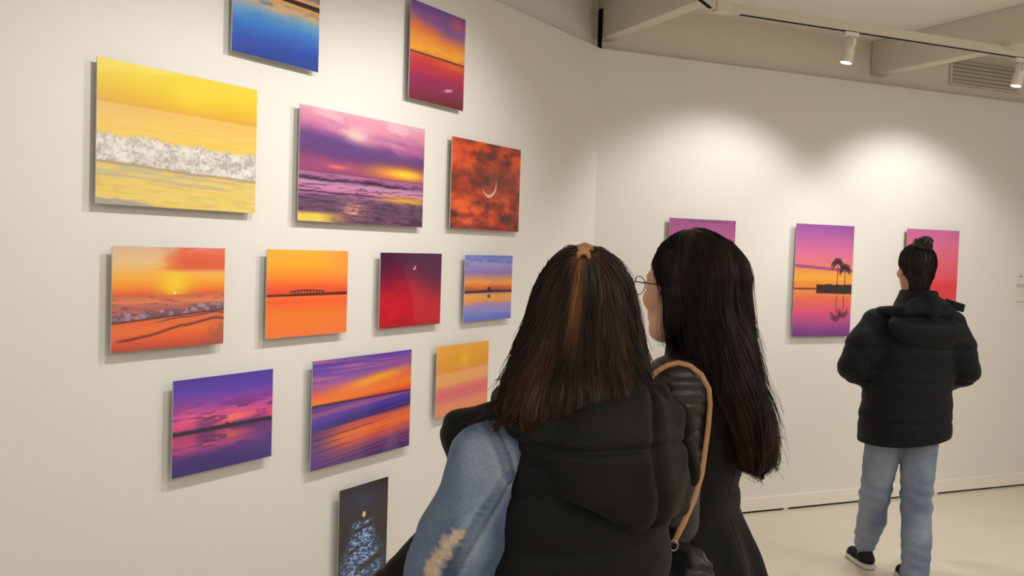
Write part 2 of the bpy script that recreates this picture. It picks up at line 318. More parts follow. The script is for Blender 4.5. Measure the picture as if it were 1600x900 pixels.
def art_small_blue(u, d):
    n = fb(u * 3, d * 10, 1, 5)
    c = ramp(d + (n - .5) * .08, (0, (110, 128, 210)), (.14, (156, 150, 214)), (.28, (150, 124, 186)), (.36, (214, 146, 120)), (.42, (244, 166, 62)), (.47, (226, 122, 64)), (.54, (172, 82, 72)))
    c = mix(c, (104, 98, 170), ss(.52, .75, fb(u * 5, d * 22, 4)) * ss(.34, .2, d) * .6)
    w = ramp(d + (fb(u * 3, d * 16, 5) - .5) * .08, (.56, (190, 130, 140)), (.62, (236, 166, 84)), (.70, (230, 158, 90)), (.76, (170, 140, 190)), (.86, (138, 140, 216)), (1, (96, 112, 204))); c = np.where((d > .57)[..., None], w, c)
    c = mix(c, (40, 22, 52), ss(.535, .548, d) * ss(.58, .568, d) * .95); bx = ss(.465, .475, u) * ss(.54, .53, u)
    c = mix(c, (34, 18, 36), bx * ss(.485, .49, d) * ss(.535, .53, d)); c = mix(c, (34, 18, 36), gau(u, .5, .12) * gau(d, .543, .014)); return mix(c, (70, 50, 80), bx * ss(.60, .61, d) * ss(.66, .65, d) * .8)
def art_low(u, d):
    n = fb(u * 3, d * 10, 2, 5); dd = np.where(d > .56, 1.12 - d, d); h = fb(u * 3.2, dd * 13, 4, 5)
    c = ramp(dd + (n - .5) * .06, (0, (72, 50, 156)), (.16, (92, 60, 168)), (.3, (148, 66, 162)), (.42, (206, 76, 140)), (.52, (196, 66, 120)), (.56, (110, 44, 110)))
    c = mix(c, (250, 132, 92), ss(.46, .66, h) * gau(u, .46, .3) * gau(dd, .45, .07) * .95); c = mix(c, (84, 34, 110), ss(.5, .62, fb(u * 3, dd * 17, 6)) * gau(dd, .42, .14) * .8)
    c = mix(c, (232, 92, 150), gau(u, .1, .12) * gau(dd, .4, .1) * .6)
    c = np.where((d > .56)[..., None], c * np.array([.84, .78, .9]), c); c = mix(c, (48, 32, 112), ss(.72, .92, d + (n - .5) * .1) * .95); c = mix(c, (70, 44, 128), gau(u, 1.0, .3) * ss(.55, .6, d) * .7)
    c = mix(c, (34, 16, 58), ss(.53, .545, d + .008 * vn(u * 40, u * 0, 1)) * ss(.585, .57, d) * .95); return mix(c, (40, 18, 50), gau(u, .52, .02) * gau(d, .53, .018))
def art_motion(u, d):
    n = fb(u * 1.4, d * 34, 1, 4); q = d + .10 * (u - .5); n2 = fb(u * 1.2, q * 50, 4, 4)
    c = ramp(q + (n - .5) * .05, (0, (88, 60, 166)), (.1, (112, 76, 174)), (.2, (160, 92, 160)), (.28, (228, 104, 92)), (.36, (244, 132, 44)), (.43, (228, 84, 48)))
    c = mix(c, (224, 120, 140), ss(.55, .8, n) * ss(.24, .1, q) * .6); c = mix(c, (252, 176, 40), gau(u, .62, .34) * gau(d, .34 - .16 * u, .05) * .9)
    s = ramp(q + (n2 - .5) * .09, (.40, (86, 58, 150)), (.46, (160, 88, 140)), (.50, (92, 66, 168)), (.55, (70, 52, 150)), (.6, (56, 36, 110)), (.64, (200, 88, 84)), (.72, (242, 122, 48)), (.8, (206, 92, 74)), (.88, (134, 66, 120)), (1, (78, 44, 122)))
    s = mix(s, (88, 58, 150), ss(.35, .0, u) * ss(.58, .7, d) * .85); s = mix(s, (72, 34, 70), ss(.58, .75, n2) * ss(.62, .7, d) * .55)
    c = np.where((d > .415)[..., None], s, c); return mix(c, (50, 24, 78), gau(d, .415, .010) * .9)
def art_peach(u, d):
    q = d + .06 * (u - .5); n = fb(u * 1.2, q * 30, 2, 4)
    c = ramp(q + (n - .5) * .035, (0, (240, 180, 92)), (.08, (240, 172, 56)), (.25, (236, 164, 52)), (.37, (232, 158, 70)), (.40, (240, 178, 112)), (.54, (240, 172, 110)), (.60, (234, 138, 116)), (.66, (228, 112, 124)), (.75, (226, 124, 126)), (.84, (238, 150, 116)), (1, (238, 142, 98)))
    return mix(c, (248, 196, 40), np.exp(-((u - .52) / .09) ** 2 - ((d - .22) / .10) ** 2) * .75)
def art_moon(u, d):
    n = fb(u * 24, d * 80, 3, 4); c = ramp(d, (0, (28, 29, 38)), (.12, (30, 34, 52)), (.3, (30, 31, 38)), (.6, (30, 31, 38)), (1, (32, 36, 48)))
    c = mix(c, (44, 56, 92), gau(u, .45, .28) * gau(d, .15, .12) * .6); x = np.abs(u - .47) / (.24 + .30 * ss(.32, .8, d)); w = ss(1.2, .35, x) * ss(.31, .37, d + .12 * (u - .47) ** 2)
    ca = mix(np.ones(u.shape + (3,)) * np.array([58, 88, 142.]), (150, 190, 236), ss(.5, .66, n)); c = mix(c, ca, w * (.5 + .5 * ss(.40, .56, n)))
    for uu, y, a, b, sl in ((.5, .40, .30, .020, -.10), (.32, .585, .14, .018, -.12), (.66, .74, .30, .035, -.14)):
        c = mix(c, (26, 26, 32), np.exp(-((u - uu) / a) ** 4 - ((d - y - sl * (u - uu) + .015 * (n - .5)) / b) ** 4) * .95)
    m = np.hypot((u - .5) * .72, (d - .28) * 1.0); return mix(c, (238, 216, 172), ss(.030, .022, m) * (.65 + .5 * n))
def art_magenta(u, d):
    n = fb(u * 2, d * 8, 2, 4); c = ramp(d + (n - .5) * .05, (0, (158, 74, 142)), (.1, (176, 84, 150)), (.25, (204, 104, 150)), (.45, (222, 116, 132)), (.6, (232, 130, 100)), (.75, (196, 84, 120)), (1, (120, 56, 130)))
    c = mix(c, (150, 70, 140), ss(.52, .68, fb(u * 2, d * 14, 5)) * .4)
    t = (np.abs(((u * 34) % 1) - .5) < .3) & (d > .012) & (d < .026) & (u > .3) & (vn(u * 34, u * 0, 3) > .3); return mix(c, (84, 40, 84), t * .7)
def palm(c, u, d, x, ty, by, r, asp, up=1.0, k=1.0, s=0):
    m = gau(u, x + .005 * np.sin((d - ty) * 18), .0055) * ss(min(ty, by), min(ty, by) + .006, d) * ss(max(ty, by) + .01, max(ty, by), d)
    g = np.random.default_rng(s); dv = d / 1.0
    for j in range(30):
        a = -.55 + (PI + 1.1) * (j + g.uniform(-.3, .3)) / 29.0; L = r * g.uniform(.75, 1.1); t = np.linspace(0, 1, 18)
        X = x + np.cos(a) * L * t / asp; Yv = ty - (np.sin(a) * L * t - .42 * L * t * t) * up
        for q in range(17):
            ax, ay, bx, by_ = X[q] * asp, Yv[q], X[q + 1] * asp, Yv[q + 1]; l2 = (bx - ax) ** 2 + (by_ - ay) ** 2 + 1e-9
            tt = np.clip(((u * asp - ax) * (bx - ax) + (d - ay) * (by_ - ay)) / l2, 0, 1); ds = np.hypot(u * asp - ax - tt * (bx - ax), d - ay - tt * (by_ - ay)); wd = .0042 * (1 - .6 * t[q]) + .0012
            m = np.maximum(m, np.exp(-(ds / wd) ** 2))
    return mix(c, (36, 14, 24), m * k)
def art_palms(u, d):
    n = fb(u * 2, d * 6, 1, 4)
    c = ramp(d + (n - .5) * .03, (0, (150, 84, 164)), (.12, (186, 98, 170)), (.25, (222, 116, 160)), (.35, (232, 126, 140)), (.40, (240, 150, 96)), (.48, (248, 178, 60)), (.57, (240, 136, 60)))
    y = .36 + .04 * u; c = mix(c, (160, 72, 140), ss(y - .008, y, d) * ss(y + .035, y + .02, d + .01 * n) * .9)
    w = ramp(d + (fb(u * 3, d * 44, 3) - .5) * .05, (.58, (246, 150, 72)), (.66, (240, 116, 84)), (.76, (232, 92, 128)), (.86, (196, 76, 146)), (.94, (140, 62, 146)), (1, (112, 54, 140))); c = np.where((d > .575)[..., None], w, c)
    c = mix(c, (48, 18, 34), gau(d, .573, .006) * ss(.45, .35, u)); c = mix(c, (40, 20, 26), ss(.535, .542, d + .01 * vn(u * 30, u * 0, 2)) * ss(.625, .612, d + .01 * n) * ss(.375, .39, u + .03 * (d - .54)))
    c = palm(c, u, d, .735, .335, .54, .072, .655, s=1); c = palm(c, u, d, .865, .385, .54, .072, .655, s=4)
    c = palm(c, u, d, .735, .83, .86, .062, .655, -1, .55, 2); c = palm(c, u, d, .86, .80, .83, .062, .655, -1, .55, 5)
    for x in (.735, .86): c = mix(c, (120, 40, 60), gau(u, x + .004 * np.sin(d * 90), .009) * ss(.62, .64, d) * ss(.84, .8, d) * .65)
    return c
def art_red_dusk(u, d):
    n = fb(u * 2, d * 8, 3, 4)
    c = ramp(d + (n - .5) * .06, (0, (204, 104, 166)), (.14, (224, 112, 156)), (.3, (234, 108, 130)), (.45, (238, 92, 106)), (.54, (240, 62, 74)), (.64, (240, 70, 84)), (.72, (206, 62, 96)), (.80, (110, 62, 116)), (.86, (78, 60, 118)))
    w = ramp(d, (.86, (200, 92, 150)), (.93, (206, 100, 170)), (1, (160, 76, 160))); c = np.where((d > .872)[..., None], w, c); return mix(c, (56, 40, 70), gau(d, .866, .008))

def picture(fn, wallside, s0, s1, z0, z1, label, gain=1.0, n=230, cat='picture', group=None):
    w, h = s1 - s0, z1 - z0; sm = (s0 + s1) / 2
    if wallside == 'L': loc, rz = onL(sm, z0), math.atan2(dL[1], dL[0])
    else: loc, rz = onR(sm, z0), math.atan2(dR[1], dR[0])
    e = thing('picture', label, cat, loc, rz, group)
    nx = n if w >= h else int(n * w / h); nx = max(nx, 120); ny = int(nx * h / w)
    U, D = np.meshgrid((np.arange(nx + 1)) / nx, np.arange(ny + 1) / ny)
    pc = np.clip(fn(U, D), 0, 255); col = np.clip(lin(pc) ** 1.06 * gain * .97, 0, .98)
    V = np.stack([(U - .5) * w, np.full(U.shape, -.0302), (1 - D) * h], -1).reshape(-1, 3)
    i = np.arange(ny)[:, None] * (nx + 1) + np.arange(nx)[None, :]; i = i.ravel()
    F = np.stack([i + nx + 1, i + nx + 2, i + 1, i], -1)
    link('print', mesh_np('print', V, F, col.reshape(-1, 3)), M_PRINT, e, smooth=True)
    MB().box(-w / 2 - .0006, w / 2 + .0006, -.030, -.0265, -.0006, h + .0006).build('acrylic_panel', M_ACRYL, e, bevel=.0008)
    for q in (.70, .16): MB().box(-w * .35, w * .35, -.0263, -.0005, h * q, h * q + .03).build('hanging_rail', M_ALU, e)
    return e
picture(art_top_blue, 'L', 2.115, 2.51, 2.181, 2.57, 'blue lake picture with orange sky, cut by the top of the view', 1.0, 260)
picture(art_top_portrait, 'L', 3.031, 3.417, 2.172, 2.563, 'orange and violet sunset picture over a dark red shore, highest on the right', 1.0, 220)
picture(art_yellow, 'L', 1.642, 2.227, 1.673, 2.074, 'large bright yellow seascape picture with a white breaking wave', 1.0, 420)
picture(art_purple, 'L', 2.425, 3.145, 1.659, 2.060, 'wide purple sunset beach picture with a yellow glow and wet sand', 1.0, 400)
picture(art_red_moon, 'L', 3.343, 3.917, 1.665, 2.056, 'red cloud picture with a pale crescent moon at its centre', 1.05, 300)
picture(art_sunset, 'L', 1.697, 2.104, 1.254, 1.556, 'orange sunset picture with yellow sun over a rolling wave', 1.15, 340)
picture(art_bridge, 'L', 2.286, 2.692, 1.255, 1.556, 'plain orange picture with a thin dark bridge across the middle', 1.15, 280)
picture(art_crescent, 'L', 2.882, 3.290, 1.256, 1.553, 'crimson and violet sky picture with a tiny crescent moon', .92, 230)
picture(art_small_blue, 'L', 3.470, 3.872, 1.253, 1.550, 'pale blue lake picture with orange horizon and small dark hut', 1.15, 230)
picture(art_low, 'L', 1.913, 2.324, 0.854, 1.152, 'violet and magenta cloud picture mirrored in still water, lower left', 1.35, 300)
picture(art_motion, 'L', 2.517, 3.097, 0.764, 1.160, 'streaked orange and indigo sea picture, blurred like sideways movement', 1.2, 320)
picture(art_peach, 'L', 3.276, 3.684, 0.850, 1.158, 'peach and pink picture with pale sun, partly behind a black vest', 1.05, 220)
picture(art_moon, 'L', 2.677, 2.966, 0.235, 0.661, 'black night picture with a moon and blue glitter on water', 1.3, 300)
PH = .703
picture(art_magenta, 'R', 3.029, 3.494, 1.093, 1.792, 'mauve pink sky picture half hidden behind long dark hair', 1.0, 240)
picture(art_palms, 'R', 3.952, 4.415, 1.093, 1.796, 'tall pink and orange picture with two palm trees in silhouette', 1.0, 400)
picture(art_red_dusk, 'R', 4.866, 5.336, 1.097, 1.799, 'pink to red dusk picture behind the head with a bun', 1.0, 240)

# wall text card at the right edge of the view
e = thing('text_panel', 'pale text card with faint grey lines on the right wall', 'sign', onR(6.10, 1.285), math.atan2(dR[1], dR[0]))
MB().box(-.155, .16, -.003, -.0005, 0, .24).build('card', M_PAPER, e)
tb = MB()
random.seed(3)
for k, (zz, x0, x1, hh) in enumerate(((.212, -.13, -.09, .010), (.158, -.15, .15, .004), (.148, -.15, .15, .004), (.140, -.15, .02, .003), (.034, -.15, -.05, .005))):
    x = x0; tb = MB()
    while x < x1 - .004:
        wd = min(random.uniform(.008, .024), x1 - x); tb.box(x, x + wd, -.0036, -.0031, zz, zz + hh); x += wd + .004
    tb.build('text_line', M_INK, e)

# vent grille high on the right wall
vt0, vt1, vz0, vz1 = 5.30, 5.93, 2.808, 2.965
e = thing('vent_grille', 'louvred white vent grille high on the right wall', 'vent', onR((vt0 + vt1) / 2, vz0, -.075), math.atan2(dR[1], dR[0]))
W = vt1 - vt0; Hh = vz1 - vz0
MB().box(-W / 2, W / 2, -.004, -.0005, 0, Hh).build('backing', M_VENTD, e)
fr = MB()
fr.box(-W / 2 - .02, -W / 2, -.012, -.0005, -.015, Hh + .015).box(W / 2, W / 2 + .02, -.012, -.0005, -.015, Hh + .015)
fr.box(-W / 2, W / 2, -.012, -.0005, -.015, 0).box(-W / 2, W / 2, -.012, -.0005, Hh, Hh + .015); fr.build('frame', M_VENT, e)
for k in range(6):
    z = Hh * (k + .25) / 6
    MB().add([(-W / 2, -.005, z + .018), (W / 2, -.005, z + .018), (W / 2, -.014, z), (-W / 2, -.014, z), (-W / 2, -.004, z + .016), (W / 2, -.004, z + .016), (W / 2, -.012, z - .002), (-W / 2, -.012, z - .002)],
             [(0, 1, 2, 3), (7, 6, 5, 4), (3, 2, 6, 7), (0, 4, 5, 1), (0, 3, 7, 4), (1, 5, 6, 2)]).build('slat', M_VENT, e)

# ------------------------------------------------------------------ tracks and spotlights
ZT = 2.745
def along(a, b, s): return a + (b - a) * s
tA, tB = atz(1143, 22, ZT), atz(1600, 92, ZT); tdir = (tB - tA) / np.linalg.norm(tB - tA); tB = tA + tdir * 4.6; tn = np.array([-tdir[1], tdir[0], 0])
def bar(mb, a, b, hw, z0, z1):
    t = (b - a) / np.linalg.norm(b - a); n = np.array([-t[1], t[0], 0]); return mb.prism([a[:2] - n[:2] * hw, b[:2] - n[:2] * hw, b[:2] + n[:2] * hw, a[:2] + n[:2] * hw], z0, z1)
e = thing('lighting_track', 'long white lighting track in front of the right wall', 'track', (tA[0], tA[1], ZT)); O = np.array([tA[0], tA[1], ZT])
bar(MB(), tA, tB, .018, ZT + .004, ZT + .050).build('channel', M_TRACK, e, off=O, bevel=.002)
bar(MB(), tA + tdir * .05, tB, .006, ZT + .0005, ZT + .0038).build('groove', M_DARK, e, off=O)
bar(bar(MB(), tA + tdir * .0, tB, .018, ZT, ZT + .0042), tA, tA + tdir * .01, .018, ZT, ZT + .004)
j0 = tA - tdir * .10
bar(MB(), j0, tA - tdir * .002, .022, ZT - .003, ZT + .050).build('joint', M_YEL, e, off=O, bevel=.003)
tC = atz(1060, -40, ZT); ld = tC - j0; ld /= np.linalg.norm(ld)
ld = -dL * .55 + nR * .83; ld = atz(1098, -6, ZT) - atz(1127, 17, ZT); ld /= np.linalg.norm(ld)
e2 = thing('lighting_track', 'white lighting track leaving the corner joint over the top edge', 'track', (j0[0], j0[1], ZT)); O2 = np.array([j0[0], j0[1], ZT])
k0 = j0 + ld * .03; k1 = k0 + ld * 3.2
bar(MB(), k0, k1, .018, ZT + .004, ZT + .050).build('channel', M_TRACK, e2, off=O2, bevel=.002)
bar(MB(), k0 + ld * .03, k1, .008, ZT, ZT + .0038).build('groove', M_DARK, e2, off=O2)

def spot_fixture(p, aim, label, energy, size, blend=.6, col=(1, .975, .935), lamp=True, visible=True, lightaim=None):
    """p: point on the underside of a track"""
    e = thing('track_spotlight', label, 'spotlight', (p[0], p[1], p[2]), 0, 'white track spotlights')
    O = np.array(p, float); aim = np.array(aim, float); aim /= np.linalg.norm(aim)
    h = O + np.array([0, 0, -.072]); top = h - aim * .042; bot = h + aim * .086
    MB().box(-.045, .045, -.016, .016, -.022, .0, lambda v: O + tdir * v[0] + tn * v[1] + np.array([0, 0, v[2]])).build('adapter', M_FIX, e, off=O, bevel=.003)
    side = np.cross(aim, (0, 0, 1.)); side = side / np.linalg.norm(side) if np.linalg.norm(side) > .1 else tdir
    br = MB(); br.tube([O + np.array([0, 0, -.02]), O + np.array([0, 0, -.034])], .011, 10)
    for sg in (-1, 1):
        br.tube([O + np.array([0, 0, -.034]), O + np.array([0, 0, -.036]) + side * sg * .031, h + side * sg * .031], .005, 6)
    br.build('bracket', M_FIX, e, off=O, smooth=True)
    MB().lathe([(.010, 0), (.023, .002), (.025, .010), (.025, .055), (.028, .062), (.030, .128), (.0275, .128), (.026, .118)], top, aim).build('can', M_FIX, e, smooth=False, off=O)
    cable = [O + np.array([0, 0, -.02]) + side * .02, O + np.array([0, 0, -.05]) + side * .050 - aim * .01, h + side * .046 - aim * .01, top + side * .018 - aim * .004, top + aim * .004]
    MB().tube(cable, .0032, 6).build('cable', M_FIX, e, off=O, smooth=True)
    MB().lathe([(.026, -.008), (.026, -.001), (.019, .002), (.009, .0038), (.001, .004)], bot, aim).build('lens', M_LENS, e, smooth=True, off=O)
    L = bpy.data.lights.new('spot_lamp', 'SPOT'); L.energy = energy; L.spot_size = size; L.spot_blend = blend; L.color = col; L.shadow_soft_size = .055
    lo = bpy.data.objects.new('spot_lamp', L); C.objects.link(lo); lo.parent = e
    la = np.array(lightaim if lightaim is not None else aim, float)
    lo.location = tuple(bot + aim * .02 - O); lo.rotation_euler = Vector(la).to_track_quat('-Z', 'Y').to_euler()
    return e
def tpt(px, py):     # point on the track under an image column
    q = atz(px, py, ZT); s = (q - tA) @ tdir; r = tA + tdir * s; return np.array([r[0], r[1], ZT])
s1 = tpt(1331, 50); s2 = tpt(1600, 90)
wallward = -nR
spot_fixture(s1, np.array([0, 0, -1.0]) - dR * .20 + wallward * .06, 'white track spotlight nearer the corner, above the palm picture', 41, 1.95, .55, lightaim=onR(3.33, 1.15) - s1)
spot_fixture(s2, np.array([0, 0, -1.0]) - dR * .20 + wallward * .06, 'white track spotlight cut by the right edge, in front of the vent', 47, 1.95, .55, lightaim=onR(4.85, 1.15) - s2)
# track over the left wall, out of the picture, that lights the hung pictures
lO = onL(0.4, ZT, 1.25)
e3 = thing('lighting_track', 'white lighting track along the left wall above the view', 'track', tuple(lO)); q0, q1 = onL(0.4, ZT, 1.25), onL(3.6, ZT, 1.25)
bar(MB(), q0, q1, .018, ZT + .004, ZT + .050).build('channel', M_TRACK, e3, off=lO, bevel=.002)
SPL = ((1.55, 1.9, 1.35, 35), (2.4, 2.5, 1.45, 35), (3.05, 3.2, 1.6, 40))
for k, (s, ta, za, en) in enumerate(SPL):
    p = onL(s, ZT, 1.25)
    spot_fixture(p, onL(ta, za) - p, ('white track spotlight over the yellow wave picture', 'white track spotlight over the purple beach picture', 'white track spotlight over the red moon picture')[k], en, 1.65, .8)

# fill lamps added out of view for soft general light, some facing up
def area(name, loc, rot, sx, sy, en, col):
    L = bpy.data.lights.new(name, 'AREA'); L.shape = 'RECTANGLE'; L.size = sx; L.size_y = sy; L.energy = en; L.color = col
    o = bpy.data.objects.new(name, L); C.objects.link(o); o.location = loc; o.rotation_euler = rot; return o
area('fill_from_above', (2.6, -1.2, 2.95), (0, 0, 0), 2.2, 2.2, 50, (1, .98, .95))
area('fill_from_above', (3.8, 3.2, 2.95), (0, 0, 0), 1.2, 1.2, 27, (1, .98, .95))
area('upward_fill', (4.4, 2.2, 2.1), (PI, 0, 0), 1.5, 1.5, 42, (1, .98, .95))  # unseen lamp added to brighten the ceiling and upper walls
area('upward_fill', (.6, -1.2, 2.1), (PI, 0, 0), 1.5, 1.5, 32, (1, .98, .95))
area('fill_from_above', (-1.4, -1.6, 2.95), (0, 0, 0), 1.5, 1.5, 29, (1, .98, .95))

w = bpy.data.worlds.new('world'); bpy.context.scene.world = w; w.use_nodes = True
w.node_tree.nodes['Background'].inputs[0].default_value = (1, .94, .86, 1); w.node_tree.nodes['Background'].inputs[1].default_value = .05
vs = bpy.context.scene.view_settings; vs.view_transform = 'Standard'; vs.look = 'None'; vs.exposure = 0.0

# ------------------------------------------------------------------ sculpting toolkit: signed distance fields meshed with surface nets
_N3 = rng.random((32, 32, 32)).astype(np.float32)
def n3(x, y, z):
    xi, yi, zi = np.floor(x).astype(int), np.floor(y).astype(int), np.floor(z).astype(int); fx, fy, fz = x - xi, y - yi, z - zi
    fx, fy, fz = [f * f * (3 - 2 * f) for f in (fx, fy, fz)]
    g = lambda i, j, k: _N3[(xi + i) % 32, (yi + j) % 32, (zi + k) % 32]
    a = (g(0, 0, 0) * (1 - fx) + g(1, 0, 0) * fx) * (1 - fy) + (g(0, 1, 0) * (1 - fx) + g(1, 1, 0) * fx) * fy
    b = (g(0, 0, 1) * (1 - fx) + g(1, 0, 1) * fx) * (1 - fy) + (g(0, 1, 1) * (1 - fx) + g(1, 1, 1) * fx) * fy
    return a * (1 - fz) + b * fz - .5
def n3o(x, y, z, o=3):
    r = 0; w = 1
    for i in range(o): r = r + w * n3(x * 2 ** i + 5.3 * i, y * 2 ** i, z * 2 ** i); w *= .5
    return r
def smin(a, b, k):
    if k <= 0: return np.minimum(a, b)
    h = np.clip(.5 + .5 * (b - a) / k, 0, 1); return b * (1 - h) + a * h - k * h * (1 - h)
def smax(a, b, k): return -smin(-a, -b, k)
def fcap(X, Y, Z, a, b, ra, rb):
    ab = [b[i] - a[i] for i in range(3)]; L = sum(q * q for q in ab) + 1e-12
    t = np.clip(((X - a[0]) * ab[0] + (Y - a[1]) * ab[1] + (Z - a[2]) * ab[2]) / L, 0, 1)
    return np.sqrt((X - a[0] - t * ab[0]) ** 2 + (Y - a[1] - t * ab[1]) ** 2 + (Z - a[2] - t * ab[2]) ** 2) - (ra + (rb - ra) * t)
class Frame:
    """facing frame of a figure: r to its right, f forward, z up"""
    def __init__(s, base, az):
        s.b = np.array([base[0], base[1]], float); a = math.radians(az); s.f = np.array([-math.sin(a), math.cos(a)]); s.r = np.array([s.f[1], -s.f[0]])
    def p(s, r, f, z): q = s.b + s.r * r + s.f * f; return np.array([q[0], q[1], z])
    def d(s, r, f, z): q = s.r * r + s.f * f; return np.array([q[0], q[1], z])
    def loc(s, X, Y): dx, dy = X - s.b[0], Y - s.b[1]; return dx * s.r[0] + dy * s.r[1], dx * s.f[0] + dy * s.f[1]
def fbox(fr, r0, r1, f0, f1, z0, z1, m=.02):
    q = np.array([fr.p(r, f, z) for r in (r0, r1) for f in (f0, f1) for z in (z0, z1)]); return q.min(0) - m, q.max(0) + m
class SDF:
    def __init__(s, lo, hi, h):
        lo, hi = np.minimum(lo, hi), np.maximum(lo, hi)
        s.lo = np.array(lo, float); s.h = h; s.n = np.ceil((np.array(hi) - s.lo) / h).astype(int) + 1
        ax = [s.lo[i] + h * np.arange(s.n[i]) for i in range(3)]
        s.X = ax[0].astype(np.float32)[:, None, None]; s.Y = ax[1].astype(np.float32)[None, :, None]; s.Z = ax[2].astype(np.float32)[None, None, :]
        s.D = np.full(tuple(s.n), .25, np.float32)
    def sl(s, lo, hi, m):
        i0 = np.clip(np.floor((np.array(lo) - m - s.lo) / s.h).astype(int), 0, s.n); i1 = np.clip(np.ceil((np.array(hi) + m - s.lo) / s.h).astype(int) + 1, 0, s.n)
        return tuple(slice(a, b) for a, b in zip(i0, i1))
    def _do(s, fn, lo, hi, k, sub=False):
        q = s.sl(lo, hi, .05 + k)
        if any(a.stop <= a.start for a in q): return s
        v = fn(s.X[q[0]], s.Y[:, q[1]], s.Z[:, :, q[2]]).astype(np.float32)
        s.D[q] = smax(s.D[q], -v, k) if sub else smin(s.D[q], v, k); return s
    def cap(s, a, b, ra, rb=None, k=.02, sub=False):
        rb = ra if rb is None else rb; a, b = np.array(a, float), np.array(b, float); r = max(ra, rb)
        return s._do(lambda X, Y, Z: fcap(X, Y, Z, a, b, ra, rb), np.minimum(a, b) - r, np.maximum(a, b) + r, k, sub)
    def chain(s, pts, rs, k=.02):
        for i in range(len(pts) - 1): s.cap(pts[i], pts[i + 1], rs[i], rs[i + 1], k)
        return s
    def ell(s, c, r, R=None, k=.02, sub=False):
        c = np.array(c, float); r = np.array(r, float); R = np.eye(3) if R is None else np.array(R, float); m = r.max()
        def fn(X, Y, Z):
            d = (X - c[0], Y - c[1], Z - c[2]); q = [d[0] * R[0, i] + d[1] * R[1, i] + d[2] * R[2, i] for i in range(3)]
            k0 = np.sqrt(sum((q[i] / r[i]) ** 2 for i in range(3))) + 1e-9; k1 = np.sqrt(sum((q[i] / r[i] ** 2) ** 2 for i in range(3))) + 1e-9
            return k0 * (k0 - 1) / k1
        return s._do(fn, c - m, c + m, k, sub)
    def loft(s, fr, tab, k=.02, sub=False, round_=.012):
        T = np.array([list(r) + [2.2] * (6 - len(r)) for r in tab], float); m = max(T[:, 3].max() + abs(T[:, 1]).max(), T[:, 4].max() + abs(T[:, 2]).max())
        zz = np.linspace(T[0, 0], T[-1, 0], 200); cs = []
        for j in range(1, 6):
            v = np.interp(zz, T[:, 0], T[:, j]); ker = np.hanning(23); ker /= ker.sum(); v = np.convolve(np.pad(v, 11, 'edge'), ker, 'valid'); cs.append(v)
        z0, z1 = T[0, 0], T[-1, 0]
        def fn(X, Y, Z):
            r, f = fr.loc(X, Y); a, b, ra, rb, nn = [np.interp(Z, zz, v).astype(np.float32) for v in cs]
            d = ((np.abs(r - a) / ra) ** nn + (np.abs(f - b) / rb) ** nn + 1e-9) ** (1 / nn); d = (d - 1) * np.minimum(ra, rb)
            return smax(d, np.maximum(z0 - Z, Z - z1), round_)
        return s._do(fn, (fr.b[0] - m, fr.b[1] - m, z0), (fr.b[0] + m, fr.b[1] + m, z1), k, sub)
    def half(s, p, n, k=.006):
        """cut away the side the normal points to"""
        p, n = np.array(p, float), np.array(n, float) / np.linalg.norm(n)
        s.D = smax(s.D, ((s.X - p[0]) * n[0] + (s.Y - p[1]) * n[1] + (s.Z - p[2]) * n[2]).astype(np.float32), k); return s
    def disp(s, fn, band=.03):
        i = np.nonzero(np.abs(s.D) < band); x, y, z = s.lo[0] + i[0] * s.h, s.lo[1] + i[1] * s.h, s.lo[2] + i[2] * s.h
        s.D[i] += fn(x, y, z).astype(np.float32); return s
    def sample(s, P):
        q = (P - s.lo) / s.h; q = np.clip(q, 0, s.n - 1.001); i = q.astype(int); f = q - i; r = 0
        for a in (0, 1):
            for b in (0, 1):
                for c in (0, 1):
                    w = (f[:, 0] if a else 1 - f[:, 0]) * (f[:, 1] if b else 1 - f[:, 1]) * (f[:, 2] if c else 1 - f[:, 2]); r = r + w * s.D[i[:, 0] + a, i[:, 1] + b, i[:, 2] + c]
        return r
    def grad(s, P):
        e = s.h; g = np.stack([s.sample(P + np.eye(3)[i] * e) - s.sample(P - np.eye(3)[i] * e) for i in range(3)], -1); return g / (np.linalg.norm(g, axis=1, keepdims=True) + 1e-9)
    def net(s):
        D = s.D; D[0] = D[-1] = .1; D[:, 0] = D[:, -1] = .1; D[:, :, 0] = D[:, :, -1] = .1
        ins = D < 0; sh = tuple(np.array(D.shape) - 1); acc = np.zeros(sh + (3,), np.float32); cnt = np.zeros(sh, np.float32)
        c = lambda A, o: A[o[0]:o[0] + sh[0], o[1]:o[1] + sh[1], o[2]:o[2] + sh[2]]
        for ax in range(3):
            for u in (0, 1):
                for v in (0, 1):
                    o = [0, 0, 0]; oth = [i for i in range(3) if i != ax]; o[oth[0]] = u; o[oth[1]] = v; o2 = list(o); o2[ax] = 1
                    A, B = c(ins, o), c(ins, o2); w = np.nonzero(A != B); d0, d1 = c(D, o)[w], c(D, o2)[w]; t = d0 / (d0 - d1)
                    p = np.empty((len(t), 3), np.float32); p[:] = o; p[:, ax] += t
                    acc[w] += p; cnt[w] += 1
        w = np.nonzero(cnt > 0); idx = np.full(sh, -1, np.int32); idx[w] = np.arange(len(w[0]))
        V = s.lo + s.h * (np.stack(w, -1) + acc[w] / cnt[w][:, None]); F = []
